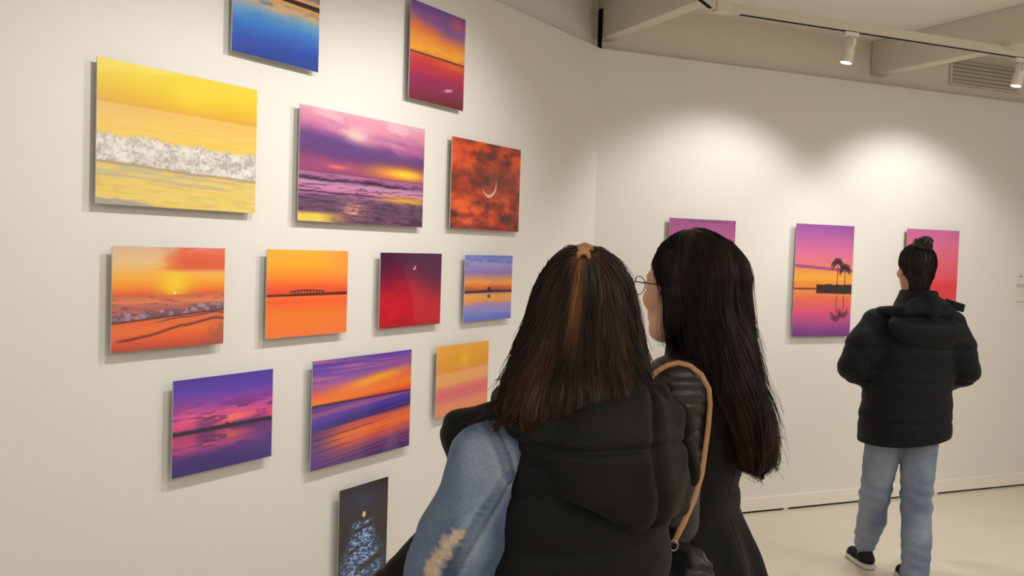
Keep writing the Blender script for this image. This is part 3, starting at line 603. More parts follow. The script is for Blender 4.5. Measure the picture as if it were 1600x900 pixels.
        for ax in range(3):
            b1, b2 = (ax + 1) % 3, (ax + 2) % 3; sa = [slice(0, n) for n in D.shape]; sb = list(sa); sa[ax] = slice(0, D.shape[ax] - 1); sb[ax] = slice(1, D.shape[ax])
            A, B = ins[tuple(sa)], ins[tuple(sb)]; e = np.stack(np.nonzero(A != B), -1)
            e = e[(e[:, b1] > 0) & (e[:, b2] > 0) & (e[:, b1] < D.shape[b1] - 1) & (e[:, b2] < D.shape[b2] - 1)]
            q = []
            for u, v in ((-1, -1), (0, -1), (0, 0), (-1, 0)):
                t = e.copy(); t[:, b1] += u; t[:, b2] += v; q.append(idx[t[:, 0], t[:, 1], t[:, 2]])
            q = np.stack(q, -1); fl = ~A[e[:, 0], e[:, 1], e[:, 2]]; q[fl] = q[fl][:, ::-1]; F.append(q)
        F = np.concatenate(F); F = F[(F >= 0).all(1)]; return V.astype(np.float64), F
def largest(V, F, keep=1):
    """drop loose crumbs: keep the biggest connected pieces"""
    lab = np.arange(len(V))
    for _ in range(400):
        m = lab[F].min(1); n = lab.copy()
        for j in range(F.shape[1]): np.minimum.at(n, F[:, j], m)
        n = n[n]
        if (n == lab).all(): break
        lab = n
    u, c = np.unique(lab, return_counts=True); ok = u[np.argsort(-c)[:keep]]; kv = np.isin(lab, ok); mp = np.cumsum(kv) - 1
    return V[kv], mp[F[kv[F].all(1)]]
def sculpt(name, s, m, parent, base, colour=None, keep=1, smooth=1):
    V, F = s.net(); V, F = largest(V, F, keep)
    for _ in range(smooth):
        A = np.zeros_like(V); N = np.zeros(len(V))
        for j in range(4):
            for q in (F[:, (j + 1) % 4], F[:, (j + 3) % 4]): np.add.at(A, F[:, j], V[q]); np.add.at(N, F[:, j], 1)
        V = V * .5 + A / np.maximum(N, 1)[:, None] * .5
    col = None if colour is None else np.clip(colour(V), 0, 1)
    o = link(name, mesh_np(name, V - base, F, col), m, parent, smooth=True); return o, V, F
def vcol(V, c): return np.tile(lin(c), (len(V), 1))
def cmix(a, c, m): return a * (1 - m[:, None]) + lin(c) * m[:, None]

# ---- head, hands, body ------------------------------------------------------------------
def rotm(yaw, pitch=0.0, roll=0.0):
    y, p, r = [math.radians(q) for q in (yaw, pitch, roll)]
    Rz = np.array([[math.cos(y), -math.sin(y), 0], [math.sin(y), math.cos(y), 0], [0, 0, 1]]); Rx = np.array([[1, 0, 0], [0, math.cos(p), -math.sin(p)], [0, math.sin(p), math.cos(p)]])
    Ry = np.array([[math.cos(r), 0, math.sin(r)], [0, 1, 0], [-math.sin(r), 0, math.cos(r)]]); return Rz @ Rx @ Ry
class Head:
    def __init__(s, c, yaw, pitch=0.0, roll=0.0, k=1.0): s.c = np.array(c, float); s.R = rotm(yaw, pitch, roll); s.k = k
    def p(s, x, y, z): return s.c + s.R @ (np.array([x, y, z], float) * s.k)
    def loc(s, V): return ((V - s.c) @ s.R) / s.k
def head(S, H):
    k = H.k; E = lambda c, r, **a: S.ell(H.p(*c), np.array(r) * k, H.R, **a); K = lambda a, b, ra, rb=None, **q: S.cap(H.p(*a), H.p(*b), ra * k, None if rb is None else rb * k, **q)
    E((0, -.014, .035), (.073, .092, .084), k=.0); E((0, .022, -.03), (.060, .066, .088), k=.03)
    K((0, .052, -.103), (0, .058, -.100), .020, k=.03)
    for g in (-1, 1):
        K((g * .050, .002, -.060), (g * .016, .056, -.103), .020, .015, k=.025); E((g * .040, .056, -.030), (.026, .026, .024), k=.02)
        K((g * .012, .083, .018), (g * .045, .066, .018), .010, .009, k=.018)
        E((g * .074, -.006, -.010), (.010, .020, .032), k=.006); E((g * .083, -.002, -.006), (.006, .010, .018), k=.004, sub=True)
    for g in (-1, 1): E((g * .031, .096, -.001), (.016, .016, .011), k=.012, sub=True); E((g * .031, .074, -.001), (.0135, .0135, .0125), k=.003)
    K((0, .082, .010), (0, .100, -.034), .008, .011, k=.012); K((-.010, .090, -.038), (.010, .090, -.038), .008, k=.008)
    K((-.018, .076, -.064), (.018, .076, -.064), .0085, k=.006); K((0, .083, -.065), (0, .083, -.066), .0075, k=.008)
    K((-.015, .076, -.076), (.015, .076, -.076), .0085, k=.004)
def head_tint(V, H, base, lips=(176, 96, 88)):
    q = H.loc(V); c = vcol(V, base); g = lambda x, y, z, r: np.exp(-(((q[:, 0] - x) ** 2 + (q[:, 1] - y) ** 2 + (q[:, 2] - z) ** 2) / r ** 2))
    for s in (-1, 1):
        c = cmix(c, (226, 140, 112), g(s * .042, .07, -.035, .025) * .35); c = cmix(c, (200, 110, 90), g(s * .078, -.005, -.01, .03) * .4)
        br = np.exp(-((q[:, 2] - .022 - .004 * np.cos(q[:, 0] * 40)) / .004) ** 2) * (np.abs(q[:, 0] - s * .031) < .020) * (q[:, 1] > .05); c = cmix(c, (46, 32, 26), br * .85)
        ey = np.exp(-(((q[:, 0] - s * .031) / .013) ** 4 + ((q[:, 2] + .001) / .0075) ** 4)) * (q[:, 1] > .06); c = cmix(c, (232, 226, 220), ey * .9)
        ir = g(s * .031, .087, -.001, .0062); c = cmix(c, (40, 26, 20), np.clip(ir * 1.6, 0, 1)); la = np.exp(-(((q[:, 0] - s * .031) / .016) ** 4 + ((q[:, 2] - .0075) / .003) ** 2)) * (q[:, 1] > .06); c = cmix(c, (30, 20, 18), la * .85)
    lp = np.exp(-((q[:, 0] / .021) ** 4 + ((q[:, 2] + .070) / .011) ** 4)) * (q[:, 1] > .06); return cmix(c, lips, lp * .7)
def hand(S, wrist, d, n, k=1.0, thumb=1, curl=.5):
    """wrist point, d finger direction, n back-of-hand normal, thumb side sign"""
    d = np.array(d, float); d /= np.linalg.norm(d); n = np.array(n, float); n = n - d * (n @ d); n /= np.linalg.norm(n); w = np.cross(d, n) * thumb
    P = lambda a, b, c: np.array(wrist) + (d * a + w * b + n * c) * k
    for j, b in enumerate((.026, .009, -.009, -.025)): S.cap(P(.012, b * .6, 0), P(.085 - .006 * (j == 3), b, 0), .0125 * k, .011 * k, k=.010)
    for j, (b, L) in enumerate(((.027, .070), (.009, .078), (-.009, .072), (-.026, .057))):
        p = [P(.085 - .006 * (j == 3), b, 0)]; a = .25 + curl * .5
        for q, fl in enumerate((.45, .31, .24)):
            dd = d * math.cos(a) - n * math.sin(a); p.append(p[-1] + dd * L * fl * k + w * .001 * (b > 0)); a += curl * .9
        S.chain(p, [.0090 * k, .0086 * k, .0080 * k, .0066 * k], k=.002)
    S.chain([P(.022, .020, -.006), P(.045, .043, -.014), P(.072, .055, -.020), P(.094, .056, -.026)], [.013 * k, .011 * k, .0095 * k, .0075 * k], k=.006)
def figure(S, J, H, k=1.0):
    """continuous body over joints J (world), scale k"""
    fr = J['fr']; head(S, H)
    S.cap(H.p(0, -.022, -.05), J['neck'], .050 * k, .056 * k, k=.03)
    zs, zh = J['ls'][2], J['lh'][2]
    S.loft(fr, [(zh - .09, J.get('hr', 0), J.get('hf', 0), .150 * k, .105 * k), (zh + .06, J.get('hr', 0), J.get('hf', 0), .155 * k, .105 * k), (zh + .2, J.get('hr', 0) * .6, J.get('hf', 0), .122 * k, .088 * k), (zs - .14, 0, 0, .142 * k, .098 * k), (zs - .03, 0, -.01, .13 * k, .082 * k), (zs + .045, 0, -.012, .07 * k, .055 * k)], k=.03)
    for s in 'lr':
        S.cap(J['neck'] + np.array([0, 0, -.03]), J[s + 's'], .045 * k, .052 * k, k=.04)
        S.chain([J[s + 's'], J[s + 'e']], [.050 * k, .038 * k], k=.03); S.chain([J[s + 'e'], J[s + 'w']], [.038 * k, .026 * k], k=.01)
        S.chain([J[s + 'h'], J[s + 'k']], [.082 * k, .052 * k], k=.03); m = J[s + 'k'] * .72 + J[s + 'a'] * .28 + np.append(-fr.f * .012, 0)
        S.chain([J[s + 'k'], m, J[s + 'a']], [.052 * k, .053 * k, .034 * k], k=.02)
        t = J[s + 't']; S.cap(J[s + 'a'] + np.array([0, 0, -.02]), J[s + 'a'] * .0 + np.array([J[s + 'a'][0], J[s + 'a'][1], t[2] + .01]), .032 * k, .030 * k, k=.02); S.chain([np.array([J[s + 'a'][0], J[s + 'a'][1], t[2] + .008]), t], [.030 * k, .022 * k], k=.02)
        hd = J[s + 'hd']; hand(S, J[s + 'w'], hd[0], hd[1], k, hd[2], hd[3])
def bounds(J, m=.16):
    P = np.array([v for q, v in J.items() if isinstance(v, np.ndarray)]); return P.min(0) - m, P.max(0) + m
def strands(name, s, V, F, m, parent, base, n, step, nst, flow, colour, rad=.0009, sel=None, loose=.0, lift=.0008, wob=.0, sides=3, taper=.35, seed=1, zstop=None):
    g = np.random.default_rng(seed); c = V[F].mean(1)
    if sel is not None: ok = np.nonzero(sel(c))[0]
    else: ok = np.arange(len(c))
    P = c[g.choice(ok, n)] + g.normal(0, .002, (n, 3)); out = [P.copy()]; ph = g.random((n, 3)) * 20; rel = g.random(n)
    vel = None
    for i in range(nst):
        N = s.grad(P); d = flow(P, i); dist = s.sample(P); near = dist < .02
        dt = d - N * np.sum(d * N, 1, keepdims=True) * near[:, None]; dt /= np.linalg.norm(dt, axis=1, keepdims=True) + 1e-9
        if vel is not None: dt = dt * .6 + vel * .4
        dt += wob * np.stack([n3(P[:, 0] * 30 + ph[:, 0] * .0, P[:, 1] * 30, P[:, 2] * 14), n3(P[:, 1] * 30 + 9, P[:, 2] * 14, P[:, 0] * 30), 0 * P[:, 0]], -1)
        dt /= np.linalg.norm(dt, axis=1, keepdims=True) + 1e-9; vel = dt; mv = 1.0 if zstop is None else np.clip((P[:, 2:3] - zstop[0] - zstop[1] * ph[:, :1] / 20) / step, .03, 1); P = P + dt * step * mv
        dist = s.sample(P); tgt = lift + loose * rel ** 6 * (i / nst) ** 1.5; P = P - s.grad(P) * (np.where(dist < .03, dist - tgt, 0) * .9)[:, None]; out.append(P.copy())
    Q = np.stack(out, 1); L = g.uniform(.45, 1, n); m_ = Q.shape[1]
    t = np.linspace(0, 1, m_)[None, :] * L[:, None] * (m_ - 1); i0 = np.clip(t.astype(int), 0, m_ - 2); fr_ = (t - i0)[..., None]; ar = np.arange(n)[:, None]
    Q = Q[ar, i0] * (1 - fr_) + Q[ar, i0 + 1] * fr_
    T = np.gradient(Q, axis=1); T /= np.linalg.norm(T, axis=2, keepdims=True) + 1e-9; A = np.cross(T, np.array([.3, .9, .2])); A /= np.linalg.norm(A, axis=2, keepdims=True) + 1e-9; B = np.cross(T, A)
    w = rad * (1 - (1 - taper) * np.linspace(0, 1, m_)) ; w[0] *= .3; VV = []
    for j in range(sides): a = 2 * PI * j / sides; VV.append(Q + (A * math.cos(a) + B * math.sin(a)) * w[None, :, None])
    VV = np.stack(VV, 2); idx = np.arange(n * m_ * sides).reshape(n, m_, sides); FF = []
    for j in range(sides): k = (j + 1) % sides; FF.append(np.stack([idx[:, :-1, j], idx[:, :-1, k], idx[:, 1:, k], idx[:, 1:, j]], -1).reshape(-1, 4))
    col = colour(Q.reshape(-1, 3), np.repeat(g.random(n), m_)); col = np.repeat(col, sides, 0)
    o = link(name, mesh_np(name, VV.reshape(-1, 3) - base, np.concatenate(FF), np.clip(col, 0, 1)), m, parent, smooth=True); o['kind'] = 'stuff'; return o
def shoe(name, ankle, toe, mU, mS, parent, base, k=1.0, high=False, lift=0.0):
    """a shoe from heel to toe resting on its sole; lift raises the heel"""
    a, t = np.array(ankle, float), np.array(toe, float); d = t - a; d[2] = 0; d /= np.linalg.norm(d); z0 = t[2]
    heel = np.array([a[0], a[1], z0]) - d * .045 * k; tip = np.array([t[0], t[1], z0]) + d * .02
    up = lambda p, h, l=0: p + np.array([0, 0, h + l])
    S = SDF(np.minimum(heel, tip) - .09, np.maximum(heel, tip) + np.array([.09, .09, .24 + lift]), .005)
    mid = heel * .5 + tip * .5
    S.chain([up(heel, .045, lift), up(mid, .040, lift * .45), up(tip - d * .03, .032)], [.034 * k, .036 * k, .036 * k], k=.02); S.cap(up(heel + d * .03, .05, lift), up(heel + d * .035, .10 if not high else .17, lift), .034 * k, .036 * k, k=.03)
    S.cap(up(heel + d * .03, .09, lift), up(heel + d * .035, .25, lift), .026, .03, k=.004, sub=True) if not high else None
    sl = d * 0; nrm = np.array([0, 0, -1.0]) - d * (lift / max(np.linalg.norm(mid - heel), .05)) * .0
    S.half(up(tip, .020), (0, 0, -1)) if lift == 0 else S.half(up(heel, .022, lift), np.array([0, 0, -1.0]) * 1 - d * (lift * .0))
    o1, V, F = sculpt(name, S, mU, parent, base)
    S = SDF(np.minimum(heel, tip) - .09, np.maximum(heel, tip) + np.array([.09, .09, .12 + lift]), .005); S.chain([up(heel, .02, lift), up(mid, .02, lift * .45), up(tip - d * .03, .02)], [.042 * k, .044 * k, .042 * k], k=.01)
    S.disp(lambda x, y, z: 0 * x)
    th = np.array([0, 0, 1.0])
    if lift == 0: S.half(up(tip, .028), th); S.half(up(tip, .001), -th)
    else:
        sn = np.array([0, 0, 1.0]) * np.linalg.norm(tip - heel) + d * lift; sn /= np.linalg.norm(sn); S.half(up(heel, .030, lift), sn); S.half(up(heel, .004, lift), -sn); S.half(up(tip, .001), -th)
    o2, V, F = sculpt('sole', S, mS, o1, base); return o1

def hit(S, px, py, t0=.8, off=0.0):
    """first point of a sculpted surface seen along a sight line"""
    d = ray(px, py); d = d / np.linalg.norm(d); o = np.array([0, 0, EYE]); a = (S.lo - o) / d; b = (S.lo + S.h * (S.n - 1) - o) / d
    t = np.arange(max(np.minimum(a, b).max(), t0), np.maximum(a, b).min(), .0015); q = o + d * t[:, None]; v = S.sample(q); k = np.nonzero(v < 0)[0]
    if len(k): return q[k[0]] - d * off
    q = q[[v.argmin()]]
    for _ in range(6): q = q - S.grad(q) * S.sample(q)[:, None]
    return q[0] - d * off

# ================================================================== person 1: black hooded vest over a denim jacket
def person_vest():
    c = at(907, 455, 1.66); c[2] = 1.452
    fr = Frame(c[:2] + np.array([.0, -.02]), 27); base = np.array([fr.b[0], fr.b[1], 0.0])
    e = thing('person', 'person with long brown half-up hair, black hooded vest and pale denim sleeve, nearest the viewer', 'person', base)
    H = Head(c, 14, -4, 0, .97); P = fr.p
    J = dict(fr=fr, neck=P(0, -.03, 1.315), ls=P(-.168, -.01, 1.232), rs=P(.145, .0, 1.235), le=P(-.262, -.01, .99), re=P(.108, .03, .99), lw=P(-.17, .19, .93), rw=P(.03, .19, .98),
             lh=P(-.085, 0, .84), rh=P(.085, 0, .84), lk=P(-.09, .01, .46), rk=P(.09, .02, .46), la=P(-.095, -.02, .09), ra=P(.095, -.01, .09), lt=P(-.115, .13, .024), rt=P(.115, .14, .024),
             lhd=(fr.d(.45, .8, -.1), fr.d(-.4, .2, .8), 1, .9), rhd=(fr.d(-.45, .8, .0), fr.d(.4, .2, .8), -1, .9))
    lo, hi = bounds(J); hi[2] = 1.62; S = SDF(lo, hi, .006); figure(S, J, H, .95)
    sculpt('body', S, M_SKIN, e, base, lambda V: head_tint(V, H, (205, 156, 130)))
    # trousers and boots (below the picture)
    S = SDF(*fbox(fr, -.35, .35, -.3, .3, 0, .98, .04), .01)
    S.loft(fr, [(.74, 0, 0, .175, .125), (.90, 0, 0, .170, .118), (.99, 0, 0, .15, .105)], k=.02)
    for s in 'lr': S.chain([J[s + 'h'], J[s + 'k']], [.098, .072], k=.02); S.chain([J[s + 'k'], J[s + 'a'] + (0, 0, .01)], [.072, .055], k=.02)
    S.half((0, 0, .06), (0, 0, -1)); sculpt('trousers', S, M_TROUSER, e, base)
    for s in 'lr': shoe('shoe', J[s + 'a'], J[s + 't'] * np.array([1, 1, 0]), M_BOOT, M_SOLE, e, base, .95)
    # denim jacket: trunk under the vest and both sleeves
    A = J['ls'] + fr.d(-.014, -.005, .002); B = J['le']; mid = A * .5 + B * .5 + fr.d(-.004, -.012, 0)
    S = SDF(*fbox(fr, -.42, .42, -.35, .4, .66, 1.42, .04), .0045)
    S.loft(fr, [(.80, 0, 0, .175, .120), (1.0, 0, 0, .165, .115), (1.15, 0, 0, .17, .115), (1.24, 0, 0, .16, .10), (1.30, 0, -.01, .11, .075), (1.35, 0, -.01, .075, .07)], k=.02)
    S.chain([A, mid, B + fr.d(-.002, .012, -.02)], [.054, .066, .074], k=.03); S.chain([B + fr.d(0, .015, -.02), J['lw'] - fr.d(.02, .02, 0)], [.074, .050], k=.02)
    S.cap(A, P(-.09, .0, 1.245), .056, .060, k=.03); S.chain([J['rs'] + fr.d(-.02, 0, .01), J['re'], ], [.072, .070], k=.03); S.chain([J['re'], J['rw'] - fr.d(-.02, .02, 0)], [.070, .050], k=.02)
    for s, w0 in (('l', -1), ('r', 1)):
        q = J[s + 'w'] - fr.d(-.02 * w0 * -1, .03, 0); d = J[s + 'w'] - J[s + 'e']
    # seams: side seam of the sleeve, armhole seam
    def crease(x, y, z):
        t = (np.stack([x, y, z], -1) - A) @ ((B - A) / np.linalg.norm(B - A)); w = .0062 * n3o(x * 10 + t * 4, y * 10, z * 15, 3) + .0042 * np.sin(t * 62 + 9 * n3(x * 9, y * 9, z * 9)) * np.clip((t - .12) / .1, 0, 1); return w
    S.disp(crease)
    T_ = [hit(S, x, y) for x, y in ((793, 742), (775, 775), (752, 812), (728, 852), (706, 890), (690, 925))]
    U_ = [hit(S, x, y) for x, y in ((762, 662), (776, 690), (788, 716), (796, 745))]
    for a, b in zip(T_[:-1], T_[1:]): S.cap(a, b, .0072, k=.006)
    for a, b in zip(U_[:-1], U_[1:]): S.cap(a, b, .0072, k=.006)
    D1 = [hit(S, x, y) for x, y in ((712, 838), (702, 850), (690, 865), (680, 880), (672, 897))]
    def seg(V, pts):
        m = np.full(len(V), 9.0)
        for a, b in zip(pts[:-1], pts[1:]): m = np.minimum(m, fcap(V[:, 0], V[:, 1], V[:, 2], a, b, 0, 0))
        return m
    def dc(V):
        n = n3o(V[:, 0] * 14, V[:, 1] * 14, V[:, 2] * 9, 3); c = vcol(V, (98, 115, 140)); c = cmix(c, (64, 80, 108), np.clip(.5 + n * 2.0, 0, 1) * .75); c = cmix(c, (140, 154, 172), np.clip(n3(V[:, 0] * 20, V[:, 1] * 20, V[:, 2] * 8) * 2.6, 0, 1) * .75)
        for pts in (T_, U_):
            d = seg(V, pts); c = cmix(c, (158, 168, 180), np.exp(-((d - .0165) / .0045) ** 2) * .3); c = cmix(c, (52, 64, 90), np.exp(-((d - .0085) / .0034) ** 2) * (.42 + .14 * np.sin(V[:, 2] * 700)))
        d = seg(V, D1); r = n3(V[:, 0] * 160, V[:, 1] * 160, V[:, 2] * 220); c = cmix(c, (206, 186, 164), np.clip(1.5 - d / .010 + r * 1.5, 0, 1)); c = cmix(c, (150, 120, 98), np.clip(.9 - d / .010 + r * 2.5, 0, 1) * .45)
        return c
    sculpt('denim_jacket', S, M_DENIM, e, base, dc)
    # vest
    S = SDF(*fbox(fr, -.5, .45, -.4, .4, .66, 1.45, .04), .005)
    S.loft(fr, [(.70, 0, 0, .235, .185), (.85, -.01, 0, .205, .165), (1.0, -.01, 0, .190, .150), (1.12, -.008, 0, .186, .142), (1.22, -.005, -.005, .178, .130), (1.29, 0, -.012, .150, .105), (1.335, 0, -.018, .105, .095), (1.365, 0, -.018, .090, .088)], k=.01)
    S.cap(P(-.11, .0, 1.300), P(-.186, .085, 1.270), .038, .030, k=.03); S.cap(P(.13, -.01, 1.285), P(.165, .0, 1.262), .040, .035, k=.03)
    S.chain([P(-.180, .085, 1.262), P(-.150, .11, 1.14), P(-.278, .135, .99), P(-.365, .15, .80)], [.030, .032, .034, .04], k=.03)
    arm = S.X * 0 + 9.0
    S.cap(A + fr.d(-.020, -.02, -.004), B + fr.d(-.012, -.01, -.02), .054, .072, k=.012, sub=True); S.cap(B + fr.d(0, 0, -.02), J['lw'], .074, .06, k=.012, sub=True)
    S.disp(lambda x, y, z: .006 - .007 * np.abs(np.sin((z + .012 * n3(x * 8, y * 8, z * 8)) * PI / .085)) ** .6 + .004 * n3o(x * 16, y * 16, z * 22, 3))
    ov, V, F = sculpt('vest', S, M_VEST, e, base, lambda V: vcol(V, (10, 9, 10)))
    SV = S
    # hood lying on the back, its rim gathered round the neck
    g = lambda x, y, Y: at(x, y, Y)
    S = SDF(g(760, 860, 1.40) - .10, g(1120, 560, 1.75) + .10, .0045)
    Rh = np.array([[fr.r[0], fr.f[0], 0], [fr.r[1], fr.f[1], 0], [0, 0, 1]]) @ rotm(0, -10, 12)
    S.ell(g(975, 705, 1.51), (.112, .062, .098), Rh, k=.02); S.ell(g(1000, 765, 1.53), (.075, .050, .062), Rh, k=.04)
    S.chain([g(800, 628, 1.56), g(850, 668, 1.53), g(905, 722, 1.51)], [.030, .042, .055], k=.05)
    S.chain([g(790, 622, 1.62), g(840, 628, 1.56), g(915, 640, 1.53), g(985, 632, 1.53), g(1038, 650, 1.56), g(1062, 674, 1.60)], [.026, .034, .036, .034, .026, .017], k=.018)
    S.chain([g(1020, 618, 1.62), g(1045, 660, 1.62), g(1062, 730, 1.59), g(1058, 785, 1.57)], [.028, .030, .026, .02], k=.03)
    def hd(x, y, z):
        q = np.stack([x, y, z], -1) - base; r = q @ np.append(fr.r, 0) + .012 * np.sin(z * 26); o = 0
        for r0, a in ((.035, .010), (.137, .012)): o = o + a * np.exp(-((r - r0) / .006) ** 2) - .004 * np.exp(-((np.abs(r - r0) - .022) / .014) ** 2)
        zz = z + .25 * (r - .09) ** 2; o = o + .009 * np.exp(-((zz - 1.279 + .03 * (r - .08)) / .006) ** 2); return o + .007 * n3o(x * 15, y * 15, z * 26, 3)
    S.disp(hd)
    oh, V, F = sculpt('hood', S, M_VEST, ov, base, lambda V: cmix(vcol(V, (17, 16, 16)), (26, 25, 25), np.clip(n3o(V[:, 0] * 9, V[:, 1] * 9, V[:, 2] * 9, 2) + .3, 0, 1))); SH = S  # hood tinted lighter than the vest, its sheen put into the colour
    # hair
    hf = Frame(c[:2], 0)
    def row(y, xl, xr, f, rf, Y=1.63, n=2.2):
        a, b = at(xl, y, Y), at(xr, y, Y); return (a[2], (a[0] + b[0]) / 2 - c[0], f, (b[0] - a[0]) / 2, rf, n)
    rows = [row(640, 820, 950, -.178, .008), row(626, 794, 978, -.165, .022), row(605, 786, 1000, -.140, .045), row(585, 790, 1004, -.110, .070), row(550, 802, 1006, -.06, .085), row(515, 816, 1001, -.04, .098), row(480, 831, 996, -.025, .106), row(450, 845, 989, -.018, .110), row(425, 856, 980, -.014, .104), row(402, 868, 965, -.014, .088), row(386, 884, 944, -.014, .058)]
    S = SDF(c - np.array([.22, .34, .34]), c + np.array([.22, .22, .2]), .0042)
    S.loft(hf, rows, k=.02, round_=.02); S.ell(H.p(0, -.012, .036), np.array([.081, .100, .094]) * .97, H.R, k=.03)
    S.ell(H.p(0, .125, -.04), (.062, .080, .105), H.R, k=.02, sub=True); S.cap(H.p(0, .10, -.08), H.p(0, .09, -.25), .06, .07, k=.02, sub=True)
    top = hit(S, 913, 398)
    ang = lambda x, y: np.arctan2(x - c[0], -(y - c[1] - .02))
    def gro(x, y, z):
        a = ang(x, y); t = np.clip((top[2] - z) / .06, 0, 1); ln = a * 11 + 1.2 * n3(a * 2, z * 6, 0 * z)
        return t * (.0050 * n3o(ln, z * 3, 0 * z + 4, 3) + .0012 * np.sin(a * 90 + 6 * n3(a * 3, z * 5, z * 0)))
    S.disp(gro)
    def hc(P_, rnd=None):
        a = ang(P_[:, 0], P_[:, 1]); n = n3o(a * 9, P_[:, 2] * 2.5, 0 * a, 3); low = np.clip((1.50 - P_[:, 2]) / .22, 0, 1); left = np.clip((c[0] + .02 - P_[:, 0]) / .10, 0, 1)
        k = cmix(vcol(P_, (31, 22, 20)), (60, 41, 33), np.clip(n * 1.6 + .2, 0, 1)); k = cmix(k, (80, 47, 34), low * (.15 + .45 * left) * np.clip(.7 + n, 0, 1))
        xs = top[0] - .012 * np.clip((top[2] - P_[:, 2]) / .1, 0, 3) - .004; st = np.exp(-((P_[:, 0] - xs) / .010) ** 2) * np.clip((top[2] + .01 - P_[:, 2]) / .02, 0, 1) * np.clip((P_[:, 2] - top[2] + .19) / .1, 0, 1) * (P_[:, 1] < c[1])
        k = cmix(k, (150, 100, 58), st * np.clip(.75 + n, 0, 1) * .8)
        if rnd is not None: k = k * (.55 + .9 * rnd[:, None])
        return k
    oh, V, F = sculpt('hair', S, M_HAIR, e, base, hc)
    def flow(Q, i):
        d = np.zeros_like(Q); d[:, 2] = -1; v = Q - top; h = np.clip((top[2] - Q[:, 2]) / .05, 0, 1)[:, None]; o = v / (np.linalg.norm(v, axis=1, keepdims=True) + 1e-6)
        return d * (.25 + .75 * h) + o * (1.2 - .9 * h) + np.stack([(Q[:, 0] - c[0]) * .9, 0 * h[:, 0], 0 * h[:, 0]], -1)
    strands('hair_strands', S, V, F, M_STRAND, oh, base, 4800, .012, 17, flow, hc, .0010, loose=.02, wob=.22, zstop=(1.258, .12), sel=lambda q: (q[:, 2] > c[2] - .17) & (H.loc(q)[:, 1] < .06))
    # clip that gathers the half-up tail
    mb = MB(); n = S.grad(top[None])[0]; upv = np.array([0, 0, 1.0]) - n * n[2]; upv /= np.linalg.norm(upv); sd = np.cross(upv, n)
    Q = lambda a, b, o: top + sd * a * .72 + upv * (b * .9) + n * o
    mb.tube([Q(-.013, .020, -.004), Q(-.012, .016, .006), Q(0, .014, .010), Q(.012, .016, .006), Q(.013, .020, -.004)], [.004, .0055, .006, .0055, .004], 8)
    mb.tube([Q(-.012, -.010, -.003), Q(-.010, -.008, .006), Q(0, -.006, .009), Q(.010, -.008, .006), Q(.012, -.010, -.003)], [.003, .005, .0055, .005, .003], 8)
    for a in (-.008, -.0027, .0027, .008): mb.tube([Q(a, .014, .008), Q(a * .9, .004, .010), Q(a * .8, -.006, .008)], [.0035, .004, .003], 6)
    mb.build('hair_clip', M_CLIP, oh, smooth=True, off=base)
    return SH
SH1 = person_vest()

